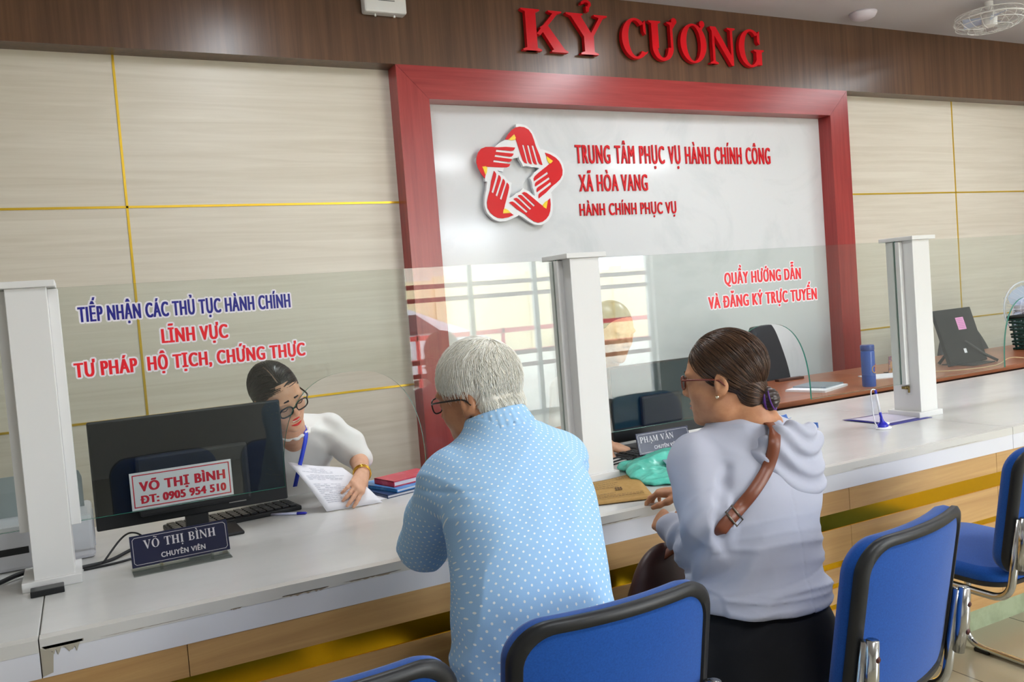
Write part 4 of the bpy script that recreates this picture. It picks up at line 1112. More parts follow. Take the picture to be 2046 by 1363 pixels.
# ------------------------------------------------------------------ officer with the papers
off = empty('person', (.66, 3.50, 0), label='person in white blouse and black glasses behind the left monitor, holding papers', cat='person', group='people at the counter')
m_skin_o = skin_mat('light_skin', '#dfae90', '#d29c7c')
HO = V(.593, 3.008, 1.198); RO = frame(math.radians(180+22), math.radians(20), math.radians(22))
S = Sdf(.0036)
S.zloft([(.50, .66, 3.55, .14, .11), (.80, .67, 3.42, .13, .10), (.98, .675, 3.25, .13, .085), (1.05, .67, 3.17, .09, .07)], k=.03)
S.chain([V(.665, 3.17, 1.03), V(.635, 3.08, 1.085), HO+RO@V(0, -.015, -.045)], [.058, .05, .05], .03)
elo, wro = V(.905, 3.16, .915), V(.866, 2.995, .880)
S.chain([V(.82, 3.19, 1.03), elo], [.044, .037], .02); S.chain([elo, wro], [.038, .025], .02)
d = V(-.50, -.74, -.34); d /= np.linalg.norm(d); up = V(.55, -.45, .6); up -= d*(d@up); up /= np.linalg.norm(up); Rh = np.stack([np.cross(d, up), d, up], 1)
hand(S, wro+d*.008, Rh, -1, (.22, .28, .34, .42), .5, .9, .09)
el2, wr2 = V(.42, 3.17, .90), V(.40, 3.03, 1.0)
S.chain([V(.53, 3.21, 1.03), el2], [.044, .037], .02); S.chain([el2, wr2], [.038, .025], .02)
d = (wr2-el2)/np.linalg.norm(wr2-el2); up = V(0, 0, 1)-d*d[2]; up /= np.linalg.norm(up)
hand(S, wr2+d*.008, np.stack([np.cross(d, up), d, up], 1), 1, (.4, .45, .5, .55), .4, .88)
HDO = Head(S, HO, RO, .96, True, .4)
# open mouth
HDO.e((0, .096, -.0645), (.017, .016, .0075), .004, 'sub')
S.build('body', m_skin_o, off)
m_blouse = cloth_mat('white_blouse', '#e9e7e3', .15)
S = Sdf(.0042)
S.zloft([(.50, .66, 3.56, .17, .14), (.70, .665, 3.48, .165, .135), (.85, .672, 3.37, .165, .125), (.96, .675, 3.27, .165, .112), (1.03, .672, 3.205, .13, .10), (1.065, .665, 3.17, .085, .085)], 0, 2.2, .03)
S.chain([V(.545, 3.215, 1.035), V(.672, 3.19, 1.05), V(.80, 3.195, 1.035)], [.052, .06, .052], .04)
S.ell(V(.815, 3.19, 1.055), V(.042, .048, .042), None, .015)
S.chain([V(.82, 3.19, 1.02), V(.875, 3.18, .965), V(.905, 3.155, .918)], [.060, .060, .050], .03)
S.ell(V(.53, 3.21, 1.045), V(.045, .055, .045), None, .02)
S.chain([V(.525, 3.21, 1.02), V(.46, 3.19, .96), V(.424, 3.172, .915)], [.066, .064, .052], .03)
def foldo(X, Y, Z): return .005*vnoise(X*9, Y*9, Z*9+5)+.003*np.sin(80*(X*.6+Z)+4*vnoise(X*7, Y*7, Z*7))*np.clip((X-.70)/.06, 0, 1)
S.warp(foldo)
S.build('blouse', m_blouse, off)
# ruffled neckline
mb = MB(); pts = [V(.640+.074*math.cos(a), 3.115+.066*math.sin(a), 1.062+.022*math.sin(a)-.004*math.cos(14*a)) for a in np.linspace(0, 2*math.pi, 73)[:-1]]
mb.tube(pts, .007, 8, closed=True); rel(mb.build('neckline_ruffle', m_blouse), off)
# lanyard
m_lany = mat('blue_lanyard', '#2540c8', .5)
mb = MB(); mb.smooth = True
ln = [np.array(p) for p in bez([(.700, 3.13, 1.075), (.690, 3.055, 1.045), (.668, 3.03, .99), (.652, 3.045, .93), (.642, 3.09, .86)], 6)]
vs = []; fs = []
for i, p in enumerate(ln): vs += [p+V(-.007, 0, 0), p+V(.007, -.002, 0), p+V(.007, .002, .001), p+V(-.007, .003, .001)]
for i in range(len(ln)-1):
    for k in range(4): fs.append((i*4+k, i*4+(k+1) % 4, i*4+4+(k+1) % 4, i*4+4+k))
mb.add(vs, fs); rel(mb.build('lanyard', m_lany), off)
# hair drawn back with a side parting
m_bk = mat('black_hair_base', '#1d1a19', .32); m_bks = strand_mat('black_hair', '#141110', '#3a312c', .28)
S = Sdf(.0036)
HC3 = HO+RO@V(0, -.014, .036); HR3 = V(.077, .101, .092)
S.ell(HC3, HR3, RO, .01); S.ell(HO+RO@V(0, -.06, -.03), V(.058, .045, .06), RO, .03)
for x in (-1, 1): S.ell(HO+RO@V(x*.083, .034, -.044), V(.034, .050, .062), RO, .014, 'sub')
S.cut(HO+RO@V(0, .072, .035), RO@V(0, 1, -.62), .010)
S.cut(HO+RO@V(0, -.045, -.08), RO@V(0, .5, -1), .012)
S.ell(HO+RO@V(.0, -.12, -.02), V(.035, .03, .04), RO, .02)
ho = S.build('hair', m_bk, off)
kno = V(0, -.11, -.02)-V(0, -.014, .036)
def keepo(p):
    q = p+V(0, -.014, .036)
    if q[1] > .072+.62*(q[2]-.035)-.004 or q[2] < -.05: return False
    return not (q[1] > -.015 and q[2] < .02 and abs(q[0]) > .02)
strands('hair_locks', m_bks, off, HC3, RO, HR3+.0006, keepo, lambda p: kno-p+V((p[0]-.015)*3, 0, 0), 1500, .09, .001, (.001, .003), 7, 8, .02).parent = ho
# parting: narrow pale line
mb = MB()
mb.tube([HC3+RO@(V(.018, y_, z_)/np.linalg.norm(V(.018, y_, z_)/HR3)*1.012) for y_, z_ in ((.075, .06), (.055, .08), (.03, .095), (.0, .1))], .0022, 6)
m_part = mat('hair_parting', '#9a7a66', .6); mb.build('parting', m_part).parent = ho
m_bkrim = mat('black_spectacle_rim', '#16110f', .25)
spectacles(HDO, off, m_bkrim, m_lens, thick=.0026, zc=-.004, w_=.025, hgt=.0185)
brows(HDO, off, m_brow, .1000, .030, .003, -.005)
m_rlip = mat('red_lips', '#d8302c', .3); m_teeth = mat('teeth', '#efe6da', .25)
lips(HDO, off, m_rlip, -.0550, -.0785, .024, .0980)
mb = MB(); mb.add([HDO.P(p) for p in ((-.015, .0935, -.0585), (.015, .0935, -.0585), (.013, .0935, -.0655), (-.013, .0935, -.0655))], [(3, 2, 1, 0)]); rel(mb.build('teeth', m_teeth), off)
mb = MB()
for x in (-1, 1): mb.tube([HDO.P(p) for p in bez([(x*.019, .0925, .000), (x*.032, .0955, -.0035), (x*.046, .0885, -.001)], 4)], .0012, 6)
rel(mb.build('eyelash_line', m_brow), off)
m_gb = mat('gold_bangle', '#e6b64a', .2, .95)
dd = (wro-elo)/np.linalg.norm(wro-elo); s1 = np.cross(dd, V(0, 0, 1)); s1 /= np.linalg.norm(s1); s2 = np.cross(s1, dd)
for t_ in (-.022, -.008):
    o_ = MB().tube([wro+dd*t_+s1*.031*math.cos(a)+s2*.031*math.sin(a) for a in np.linspace(0, 2*math.pi, 25)[:-1]], .0028, 8, closed=True).build('bangle', m_gb); rel(o_, off)

# ------------------------------------------------------------------ officer behind the middle post
of2 = empty('person', (2.08, 3.5, 0), label='person in white shirt partly hidden by the middle white post', cat='person', group='people at the counter')
HP = V(2.055, 3.10, 1.30); RP = frame(math.radians(180+12), math.radians(18), 0)
S = Sdf(.0045)
S.zloft([(.50, 2.08, 3.55, .15, .12), (.80, 2.08, 3.45, .145, .11), (1.02, 2.07, 3.31, .145, .09), (1.10, 2.06, 3.24, .10, .075)], k=.03)
S.chain([V(2.06, 3.24, 1.08), V(2.055, 3.17, 1.17), HP+RP@V(0, -.015, -.045)], [.062, .058, .056], .03)
for sd, sh, el_, wr_ in ((1, V(2.235, 3.27, 1.05), V(2.30, 3.22, .90), V(2.20, 3.04, .83)), (-1, V(1.90, 3.27, 1.05), V(1.84, 3.22, .90), V(1.95, 3.04, .83))):
    S.chain([sh, el_], [.048, .04], .02); S.chain([el_, wr_], [.04, .028], .02)
    d = (wr_-el_)/np.linalg.norm(wr_-el_); up = V(0, 0, 1)-d*d[2]; up /= np.linalg.norm(up)
    hand(S, wr_+d*.01, np.stack([np.cross(d, up), d, up], 1), -sd, (.4, .45, .5, .55), .4)
HDP = Head(S, HP, RP, 1.0)
S.build('body', m_skin_o, of2)
S = Sdf(.006)
S.zloft([(.50, 2.08, 3.56, .18, .15), (.72, 2.08, 3.49, .18, .14), (.92, 2.075, 3.38, .18, .128), (1.03, 2.07, 3.305, .17, .11), (1.10, 2.065, 3.25, .115, .09), (1.135, 2.06, 3.22, .078, .075)], 0, 2.25, .03)
S.chain([V(1.92, 3.275, 1.06), V(2.065, 3.26, 1.09), V(2.215, 3.275, 1.06)], [.06, .06, .06], .04)
for sh, el_ in ((V(2.235, 3.27, 1.05), V(2.29, 3.23, .92)), (V(1.90, 3.27, 1.05), V(1.85, 3.23, .92))): S.cone(sh, el_, .068, .06, .035)
S.warp(lambda X, Y, Z: .005*vnoise(X*8, Y*8, Z*8))
S.build('shirt', m_blouse, of2)
mb = MB()
for x in (-1, 1): mb.add([V(2.058+x*.004, 3.135, 1.10), V(2.058+x*.07, 3.19, 1.135), V(2.058+x*.075, 3.16, 1.085), V(2.058+x*.03, 3.125, 1.05)], [(0, 1, 2, 3) if x < 0 else (3, 2, 1, 0)])
rel(mb.build('collar', m_blouse), of2)
mb = MB(); mb.tube(bez([(2.115, 3.18, 1.125), (2.10, 3.145, 1.05), (2.07, 3.165, .95)], 6), .006, 6); rel(mb.build('lanyard', mat('purple_lanyard', '#5a4aa0', .5)), of2)
S = Sdf(.0045)
S.ell(HP+RP@V(0, -.013, .040), V(.081, .102, .096), RP, .01); S.ell(HP+RP@V(0, -.055, -.02), V(.062, .045, .055), RP, .03)
for x in (-1, 1): S.ell(HP+RP@V(x*.085, .028, -.04), V(.034, .045, .062), RP, .014, 'sub')
S.cut(HP+RP@V(0, .078, .04), RP@V(0, 1, -.6), .010); S.cut(HP+RP@V(0, -.04, -.075), RP@V(0, .4, -1), .012)
S.build('hair', m_bk, of2)
# ------------------------------------------------------------------ blue cantilever chairs
m_blue = mat('blue_chair_fabric', '#1450a4', .85, 0, .15, noise=((260, 260, 260), '#10438c', .3, .7), bump=((700, 700, 700), .25, .0008), **{'Sheen Weight': .2})
m_rim = mat('black_plastic_rim', '#17181b', .45)
m_chrome = mat('chrome_tube', '#cfd0d0', .16, 1.0)
m_bolt = mat('dark_red_bolt', '#4a1f1c', .4, .3)
BW, BH, BZ = .222, .205, .695          # half width, half height and centre height of the back
def rr_outline(hw, hh, r, n=10, bulge=.0):
    pts = []
    for cx, cz, a0 in ((hw-r, hh-r, 0), (-hw+r, hh-r, 90), (-hw+r, -hh+r, 180), (hw-r, -hh+r, 270)):
        for k in range(n+1):
            a = math.radians(a0+90*k/n); pts.append((cx+r*math.cos(a), cz+r*math.sin(a)))
    out = []
    for (x0, z0), (x1, z1) in zip(pts, pts[1:]+pts[:1]):                # even out long sides
        L = math.hypot(x1-x0, z1-z0); m = max(1, int(L/.03))
        for k in range(m): out.append((x0+(x1-x0)*k/m, z0+(z1-z0)*k/m))
    return out
def backpoint(x, y, z):
    """bends the back round the sitter and leans it backwards; y is towards the sitter"""
    y = y+.75*x*x-.035*math.exp(-((z-.0)/.12)**2)*0; zz = BZ+z
    return (x, y-.17*(z)-.02, zz)
def shell(mb, layers, close0=True, close1=True, f=backpoint):
    rings = []
    for hw, hh, r, y in layers:
        o = rr_outline(hw, hh, r); rings.append([f(x, y, z) for x, z in o])
    n = min(len(r_) for r_ in rings)
    # resample to a shared count
    R2 = []
    for r_ in rings:
        m = len(r_); R2.append([r_[int(i*m/n)] for i in range(n)] if m != n else r_)
    vs = [p for r_ in R2 for p in r_]; fs = []
    for i in range(len(R2)-1):
        for k in range(n): fs.append((i*n+k, i*n+(k+1) % n, (i+1)*n+(k+1) % n, (i+1)*n+k))
    mb.add(vs, fs)
    return R2
def grid_face(mb, hw, hh, r, y, f=backpoint, bul=.0, flip=False, N=14):
    """domed rounded-rectangle face"""
    o = rr_outline(hw, hh, r); n = len(o); vs = []; fs = []
    for j in range(N+1):
        t = j/N
        for x, z in o: vs.append(f(x*t, y+bul*(1-t*t), z*t))
    for j in range(N):
        for k in range(n):
            q = (j*n+k, j*n+(k+1) % n, (j+1)*n+(k+1) % n, (j+1)*n+k); fs.append(q if not flip else q[::-1])
    mb.add(vs, fs)
def make_chair(label):
    e = empty('office_chair', (0, 0, 0), label=label, cat='chair', group='blue cantilever chairs along the counter')
    # back cushion (towards the sitter), rim, back panel
    mb = MB(); mb.smooth = True
    L = [(BW, BH, .075, .0), (BW+.002, BH+.002, .075, .018), (BW-.004, BH-.004, .072, .036), (BW-.022, BH-.022, .06, .048)]
    shell(mb, L); grid_face(mb, BW-.022, BH-.022, .06, .048, bul=.010)
    bk = mb.build('backrest', m_blue, e); autosmooth(bk, 60)
    mb = MB(); mb.smooth = True
    shell(mb, [(BW-.006, BH-.006, .072, .004), (BW+.004, BH+.004, .077, -.002), (BW+.004, BH+.004, .077, -.014), (BW-.004, BH-.004, .072, -.021), (BW-.018, BH-.018, .062, -.021), (BW-.022, BH-.022, .06, -.014)])
    autosmooth(mb.build('back_rim', m_rim, e), 60)
    mb = MB(); mb.smooth = True; grid_face(mb, BW-.021, BH-.021, .06, -.015, bul=-.004, flip=True)
    # short puckers in the cloth of the back panel
    mb.build('back_panel', m_blue, e)
    # seat
    def sf(x, y, z): return (x, z*1.09+.292, .455+y-.10*x*x*0)
    mb = MB(); mb.smooth = True
    shell(mb, [(.225, .215, .08, .0), (.229, .219, .08, .018), (.224, .214, .078, .034), (.205, .195, .07, .044)], f=sf)
    grid_face(mb, .205, .195, .07, .044, f=sf, bul=.008)
    st = mb.build('seat', m_blue, e); autosmooth(st, 60)
    mb = MB(); mb.smooth = True
    shell(mb, [(.20, .19, .06, -.022), (.224, .214, .08, -.014), (.229, .219, .08, .002), (.222, .212, .08, .006)], f=sf)
    grid_face(mb, .20, .19, .06, -.022, f=sf, flip=True)
    autosmooth(mb.build('seat_pan', m_rim, e), 60)
    # bent tube: bracket on the back, along the seat, front leg, floor runner, rear cross bar
    for s in (-1, 1):
        x = s*.212
        pts = fillet([(x, -.020-.17*(-.005), BZ-.012), (x, .028, .415), (x, .47, .415), (x*1.04, .515, .014), (x*1.04, -.02, .014), (s*.03, -.035, .014)], .075, 8)
        f = MB().tube(pts, .0125, 12).build('frame_tube', m_chrome, e)
        # flattened bracket end
        mb = MB(); mb.smooth = True
        mb.tube([(x, -.034, BZ-.005), (x, -.026, BZ-.09), (x, -.012, BZ-.17)], [.0135, .0165, .014], 12); mb.build('back_bracket', m_chrome, e)
        for dz in (-.045, -.115):
            mb = MB(); mb.lathe([(.0075, -.004), (.0075, .003), (.004, .006)], (x, -.046-.17*dz*.55, BZ+dz), 12, 'y'); mb.build('bolt', m_bolt, f)
        mb = MB(); mb.box(x*1.04-.016, x*1.04+.016, .41, .47, 0, .012, .003); mb.build('foot_pad', m_rim, f)
    MB().tube([(-.03, -.035, .014), (.03, -.035, .014)], .0125, 12).build('cross_bar', m_chrome, e)
    return e
ch = make_chair('blue cantilever chair under the man in the dotted shirt')
CH = [(ch, (.84, 1.345), 0), (None, (1.642, 1.335), math.radians(11)), (None, (.285, 1.335), math.radians(-3)), (None, (2.715, 1.625), math.radians(-1))]
LB = [None, 'blue cantilever chair that the person in the grey top sits on', 'empty blue cantilever chair at the bottom left, only its back top showing', 'empty blue cantilever chair at the right edge of the photo']
for (o, (x, y), a), lb in zip(CH, LB):
    o = o or copy_tree(ch)
    if lb: o['label'] = lb
    o.location = (x, y, 0); o.rotation_euler = (0, 0, a)
# ------------------------------------------------------------------ things on and behind the counter
m_black = mat('black_plastic', '#15171a', .32); m_blackm = mat('matt_black_plastic', '#1b1c1f', .55)
m_paper = mat('white_paper', '#eeedf3', .8); m_ink = mat('grey_print', '#c3c3cd', .9)
def panel_frame(o, rz, tilt=0.0):
    o.rotation_euler = (tilt, 0, rz); return o

# left monitor seen from behind
mon = empty('computer_monitor', (.285, 2.90, H), math.radians(1.5), 'large black computer monitor with a white name sticker at left', 'monitor')
mb = MB(); mb.box(-.292, .292, -.006, .010, .075, .412, .005); mb.build('screen_housing', m_black, mon)
mb = MB(); mb.box(-.286, .286, -.0075, -.0055, .118, .406, .001); mb.build('rear_cover', mat('glossy_black_cover', '#101317', .42, 0, .25), mon)
mb = MB()
mb.box(-.17, .17, -.030, -.007, .10, .29, .010); mb.build('rear_bulge', m_blackm, mon)
mb = MB(); mb.box(-.035, .035, .0, .03, .006, .14, .004); mb.build('stand', m_blackm, mon)
mb = MB(); mb.box(-.13, .13, -.07, .11, 0, .010, .004); mb.build('stand_foot', m_blackm, mon)
stk = MB().box(-.190, .113, -.0325, -.0308, .126, .242).build('name_sticker', m_paper, mon, label='white sticker with red name and phone number')
m_sred = mat('sticker_red', '#d9202f', .5)
def frame_lines(x0, x1, z0, z1, t, y, m, name, parent, cut=0.0):
    mb = MB()
    mb.box(x0+cut, x1-cut, y-.0004, y, z1-t, z1); mb.box(x0+cut, x1-cut, y-.0004, y, z0, z0+t)
    mb.box(x0, x0+t, y-.0004, y, z0+cut, z1-cut); mb.box(x1-t, x1, y-.0004, y, z0+cut, z1-cut)
    if cut:
        for sx, xx in ((1, x0), (-1, x1)):
            for sz, zz in ((1, z0), (-1, z1)):
                mb.prism([(xx, zz+sz*cut), (xx+sx*cut, zz), (xx+sx*(cut+t*.7), zz+sz*t*.7), (xx+sx*t*.7, zz+sz*(cut+t*.7))], y-.0004, y)
    return mb.build(name, m, parent)
frame_lines(-.183, .106, .133, .235, .003, -.0326, m_sred, 'sticker_border', stk)
def loc_text(s, x0, x1, zb, zc, y, m, parent, name='lettering', **kw):
    o = lettering(s, x0, x1, zb, zc, y, m, name=name, **kw); o.parent = parent; o.matrix_parent_inverse = Matrix.Identity(4); return o
loc_text('VÕ THỊ BÌNH', -.165, .092, .182, .212, -.0327, m_sred, stk, heavy=.045, spacing=1.14, bold=.016)
loc_text('ĐT: 0905 954 510', -.165, .092, .144, .169, -.0327, m_sred, stk, heavy=.05, spacing=1.1, bold=.02)
mb = MB(); mb.box(.10, .155, -.0083, -.0070, .094, .106); mb.build('rating_label', mat('grey_label', '#a9a9a4', .6), mon)

# keyboard, pen, nameplate at left
kb = empty('keyboard', (.42, 3.07, H), math.radians(8), 'black keyboard on the counter behind the left name plate', 'keyboard')
mb = MB(); mb.box(-.22, .22, -.07, .07, 0, .016, .004); mb.build('case', m_blackm, kb)
for r_ in range(5):
    for c_ in range(15): MB().box(-.21+c_*.028, -.186+c_*.028, -.058+r_*.024, -.038+r_*.024, .015, .022, .002).build('key', m_black, kb)
def pen(name, loc, rz, label, m_body, m_tip, L=.145):
    e = empty(name, loc, rz, label, 'pen')
    mb = MB(); mb.tube([(-L/2, 0, .005), (L*.25, 0, .005)], .0045, 10); mb.build('barrel', m_body, e)
    mb = MB(); mb.tube([(L*.25, 0, .005), (L*.46, 0, .005), (L*.5, 0, .005)], [.0052, .0045, .0012], 10); mb.build('cap', m_tip, e)
    return e
m_bpl = mat('blue_plastic', '#2326b4', .25); m_clr = mat('clear_barrel', '#c9cbe8', .2)
pen('ballpoint_pen', (.585, 2.985, H), math.radians(-35), 'blue ballpoint pen lying right of the keyboard', m_clr, m_bpl)

def nameplate(loc, rz, label, l1, l2, a1, a2, wd=.265, hg=.088):
    e = empty('name_plate', loc, rz, label, 'name plate', 'navy name plates on the counter')
    m_navy = mat('navy_plate', '#141a3c', .25); m_sil = mat('silver_engraving', '#c9c6cc', .45); m_acryl = glass_mat('clear_acrylic', '#f2f5f4') if 'acr' not in MATS else MATS['acr']
    MATS['acr'] = m_acryl
    tl = math.radians(-14)
    pl = MB().box(-wd/2, wd/2, -.003, .003, 0, hg, .001).build('plate', m_navy, e); pl.location = (0, 0, .018); pl.rotation_euler = (tl, 0, 0)
    frame_lines(-wd/2+.006, wd/2-.006, .006, hg-.006, .0012, -.0032, m_sil, 'border_line', pl, .006)
    hold = empty_l = None
    mb = MB()
    g, w_ = serif(l1, .03); sx = (a1[1]-a1[0])/w_
    for ch_, polys in g:
        for i, p in enumerate(polys): mb.prism([(a1[0]+x*sx, a1[2]+z*(a1[3]-a1[2])) for x, z in p], -.0034-i*1e-6, -.003)
    mb.build('name_lettering', m_sil, pl)
    loc_text(l2, a2[0], a2[1], a2[2], a2[3], -.0034, m_sil, pl, 'title_lettering', heavy=.022, spacing=1.1)
    mb = MB(); mb.box(-wd/2, wd/2, -.03, .06, 0, .003)
    mb.box(-wd/2, wd/2, .010, .013, .003, .07)
    for x in (-wd*.22, wd*.3): mb.box(x-.004, x+.004, -.014, -.010, .003, .026)
    mb.build('acrylic_stand', m_acryl, e)
    return e
nameplate((.205, 2.60, H), math.radians(2), 'navy name plate on a clear stand below the white sticker', 'VÕ THỊ BÌNH', 'CHUYÊN VIÊN', (-.098, .098, .0475, .0715), (-.055, .065, .0155, .0295))
nameplate((1.955, 2.62, H), math.radians(0), 'navy name plate behind the green bag and the person in grey', 'PHẠM VĂN NAM', 'CHUYÊN VIÊN', (-.115, .13, .046, .070), (-.055, .075, .02, .034)) if False else None
nameplate((2.10, 2.83, H), math.radians(0), 'navy name plate standing behind the crumpled green bag', 'PHẠM VĂN', 'CHUYÊN VIÊN', (-.118, .052, .0475, .0715), (-.055, .065, .0155, .0295))

# printer behind the near post
pr = empty('printer', (-.07, 2.99, H), 0, 'white desktop printer with a raised paper tray behind the near post', 'printer')
m_prn = mat('printer_white', '#dcdde4', .35); m_tray = glass_mat('smoky_tray', '#c3ccd0')
mb = MB(); mb.box(-.33, .055, -.10, .16, 0, .135, .012); mb.build('casing', m_prn, pr)
for i in range(9): MB().box(.054, .0575, -.07+i*.02, -.062+i*.02, .03, .115).build('vent_rib', m_prn, pr)
mb = MB(); mb.prism([(-.30, .13), (.035, .13), (.035, .23), (.028, .25), (.01, .26), (-.30, .26)], .05, .056); o = mb.build('paper_tray', mat('tray_grey', '#b7c1c6', .3), pr)
mb = MB(); mb.box(-.10, -.06, -.103, -.098, .03, .04); mb.build('switch', m_black, pr)
MB().box(-.28, -.12, -.102, -.099, .05, .07).build('paper_slot', m_blackm, pr)

# small black box in front of the near post
mb = MB(); mb.box(-.040, .040, -.022, .022, 0, .017, .002); mb.box(-.038, .038, -.0225, -.021, .009, .0105)
sb = mb.build('stapler_box', m_black, loc=(-.137, 2.583, H)); sb.rotation_euler = (0, 0, math.radians(2)); tag(sb, 'small flat black box at the foot of the near post', 'box')

# cables
def cable(pts, r, label, name='cable'):
    o = MB().tube(bez(pts, 8), r, 8).build(name, m_blackm); tag(o, label, 'cable', 'black cables on the counter'); return o
z = H+.004
cable([(-.06, 2.76, z+.004), (.02, 2.80, z), (.10, 2.86, z+.012), (.17, 2.90, z+.02), (.24, 2.97, z+.004)], .0055, 'thick black cable running from the near post to the left monitor')
cable([(-.05, 2.745, z), (.04, 2.755, z), (.12, 2.79, z), (.20, 2.815, z), (.30, 2.96, z)], .0035, 'thin black cable passing behind the left name plate')
cable([(-.50, 2.80, z), (-.38, 2.72, z+.01), (-.28, 2.735, z+.006), (-.20, 2.80, z+.01), (-.10, 2.79, z)], .007, 'thick black cable bundle left of the near post')
cable([(.0, 2.78, z), (.06, 2.85, z+.05), (.10, 2.93, z+.04), (.14, 2.96, z)], .003, 'thin looping black cable below the left monitor')
for k, dx in enumerate((0, .03, .055)):
    cable([(1.80, 2.87-dx, z), (1.84+dx, 2.80, z+.03-.01*k), (1.90, 2.83-dx*.6, z+.012), (1.99, 2.90, z)], .0035, ['black cable loop nearest the middle post', 'middle black cable of the tangle by the middle post', 'outer black cable of the tangle by the middle post'][k])

# papers in the officer's hand
def sheet(corners, name, label, cat, lines=True, sag=.0, n=10, mm=None):
    """bl, br, tr, tl corners; curved thin sheet with print lines"""
    C = [np.array(c, float) for c in corners]; vs = []; nrm = np.cross(C[1]-C[0], C[3]-C[0]); nrm /= np.linalg.norm(nrm)
    def P(u, v):
        return C[0]*(1-u)*(1-v)+C[1]*u*(1-v)+C[2]*u*v+C[3]*(1-u)*v+nrm*(sag*math.sin(math.pi*v)+.35*sag*math.sin(2*math.pi*u+v*2)*v)
    mb = MB(); mb.smooth = True
    for s in (.0, -.0007):
        for j in range(n+1):
            for i in range(n+1): vs.append(P(i/n, j/n)+nrm*s)
    m_ = (n+1)**2; fs = []
    for j in range(n):
        for i in range(n):
            q = (j*(n+1)+i, j*(n+1)+i+1, (j+1)*(n+1)+i+1, (j+1)*(n+1)+i); fs += [q, tuple(m_+k for k in q[::-1])]
    bd = [i for i in range(n)]+[i*(n+1)+n for i in range(n)]+[n*(n+1)+n-i for i in range(n)]+[(n-i)*(n+1) for i in range(n)]
    fs += [(a, a+m_, b_+m_, b_) for a, b_ in zip(bd, bd[1:]+bd[:1])]
    mb.add(vs, fs); o = mb.build(name, mm or m_paper); tag(o, label, cat)
    if lines:
        rg = random.Random(3); mb = MB()
        for k in range(22):
            v = .9-k*.036
            if k in (4, 9, 10): continue
            u0, u1 = .12+(.2 if k < 3 else 0), (.5+.38*rg.random())
            seg = 8
            for q in range(seg):
                if rg.random() < .12: continue
                a, b_ = u0+(u1-u0)*q/seg, u0+(u1-u0)*(q+.86)/seg
                mb.add([P(a, v)+nrm*.0008, P(b_, v)+nrm*.0008, P(b_, v+.011)+nrm*.0008, P(a, v+.011)+nrm*.0008], [(0, 1, 2, 3)])
        mb.build('print', m_ink).parent = o
    return o
sheet([(.706, 2.915, .790), (.905, 2.906, .789), (.812, 3.06, .905), (.612, 3.04, .960)], 'paper_sheet', 'printed white sheet held up in the officer\'s hand', 'paper', True, .012)
sheet([(.80, 2.93, .7875), (.98, 2.97, .7875), (.94, 3.16, .7875), (.77, 3.10, .7875)], 'paper_sheet', 'white sheet lying flat under the officer\'s wrist', 'paper', False, .001)

# folders beside the man's arm
def book(name, cx, cy, z0, wx, wy, h, rz, m, label, cat, group=None, cover=None):
    e = empty(name, (cx, cy, z0), rz, label, cat, group)
    mb = MB(); mb.box(-wx/2, wx/2, -wy/2, wy/2, 0, h*.18); mb.box(-wx/2, wx/2, -wy/2, wy/2, h*.82, h); mb.box(-wx/2, -wx/2+.003, -wy/2, wy/2, 0, h); mb.build('cover', m, e)
    MB().box(-wx/2+.003, wx/2-.005, -wy/2+.004, wy/2-.004, h*.18, h*.82).build('pages', m_paper, e)
    return e
m_fb = mat('light_blue_folder', '#3f8fd8', .3, noise=((30, 30, 30), '#6fb1ea', .5, .7)); m_fd = mat('dark_blue_folder', '#1f3a66', .35); m_pk = mat('red_folder', '#c9344f', .35, noise=((25, 25, 25), '#d9667a', .5, .7))
book('folder', 1.06, 3.10, H, .30, .22, .012, math.radians(14), m_fd, 'dark blue folder at the bottom of the pile beside the dotted shirt', 'folder', 'folders beside the dotted shirt')
book('folder', 1.085, 3.13, H+.0125, .30, .23, .012, math.radians(20), m_fb, 'light blue folder in the middle of the pile beside the dotted shirt', 'folder', 'folders beside the dotted shirt')
book('folder', 1.065, 3.10, H+.025, .20, .13, .022, math.radians(16), m_pk, 'red booklet on top of the pile beside the dotted shirt', 'booklet', 'folders beside the dotted shirt')

# brown envelope at the counter edge
m_env = mat('kraft_paper', '#b48d4f', .75, noise=((60, 60, 60), '#a9823f', .35, .7)); m_einkl = mat('brown_ink', '#5c4020', .8)
ev = sheet([(1.392, 2.335, H+.004), (1.622, 2.262, H+.005), (1.775, 2.60, H+.010), (1.56, 2.615, H+.004)], 'envelope', 'brown kraft envelope lying at the foot of the middle post', 'envelope', False, .004, 10, m_env)
def EV(u, v): return np.array((1.392, 2.335, H+.0108))*(1-u)*(1-v)+np.array((1.622, 2.262, H+.0115))*u*(1-v)+np.array((1.775, 2.60, H+.016))*u*v+np.array((1.56, 2.615, H+.0105))*(1-u)*v
mb = MB(); rg = random.Random(8)
for v, u0, u1 in ((.90, .55, .95), (.86, .6, .93), (.82, .62, .9), (.78, .1, .5), (.70, .1, .62), (.62, .1, .55), (.54, .1, .6), (.30, .12, .5), (.22, .12, .9), (.16, .12, .9)):
    q = u0
    while q < u1:
        s_ = .02+.05*rg.random(); mb.add([EV(q, v), EV(min(u1, q+s_), v), EV(min(u1, q+s_), v+.012), EV(q, v+.012)], [(0, 1, 2, 3)]); q += s_+.012
for v in (.40, .46):
    for q in (.52, .56, .60): mb.add([EV(q, v), EV(q+.03, v), EV(q+.03, v+.045), EV(q, v+.045)], [(0, 1, 2, 3)])
mb.build('printed_text', m_einkl).parent = ev

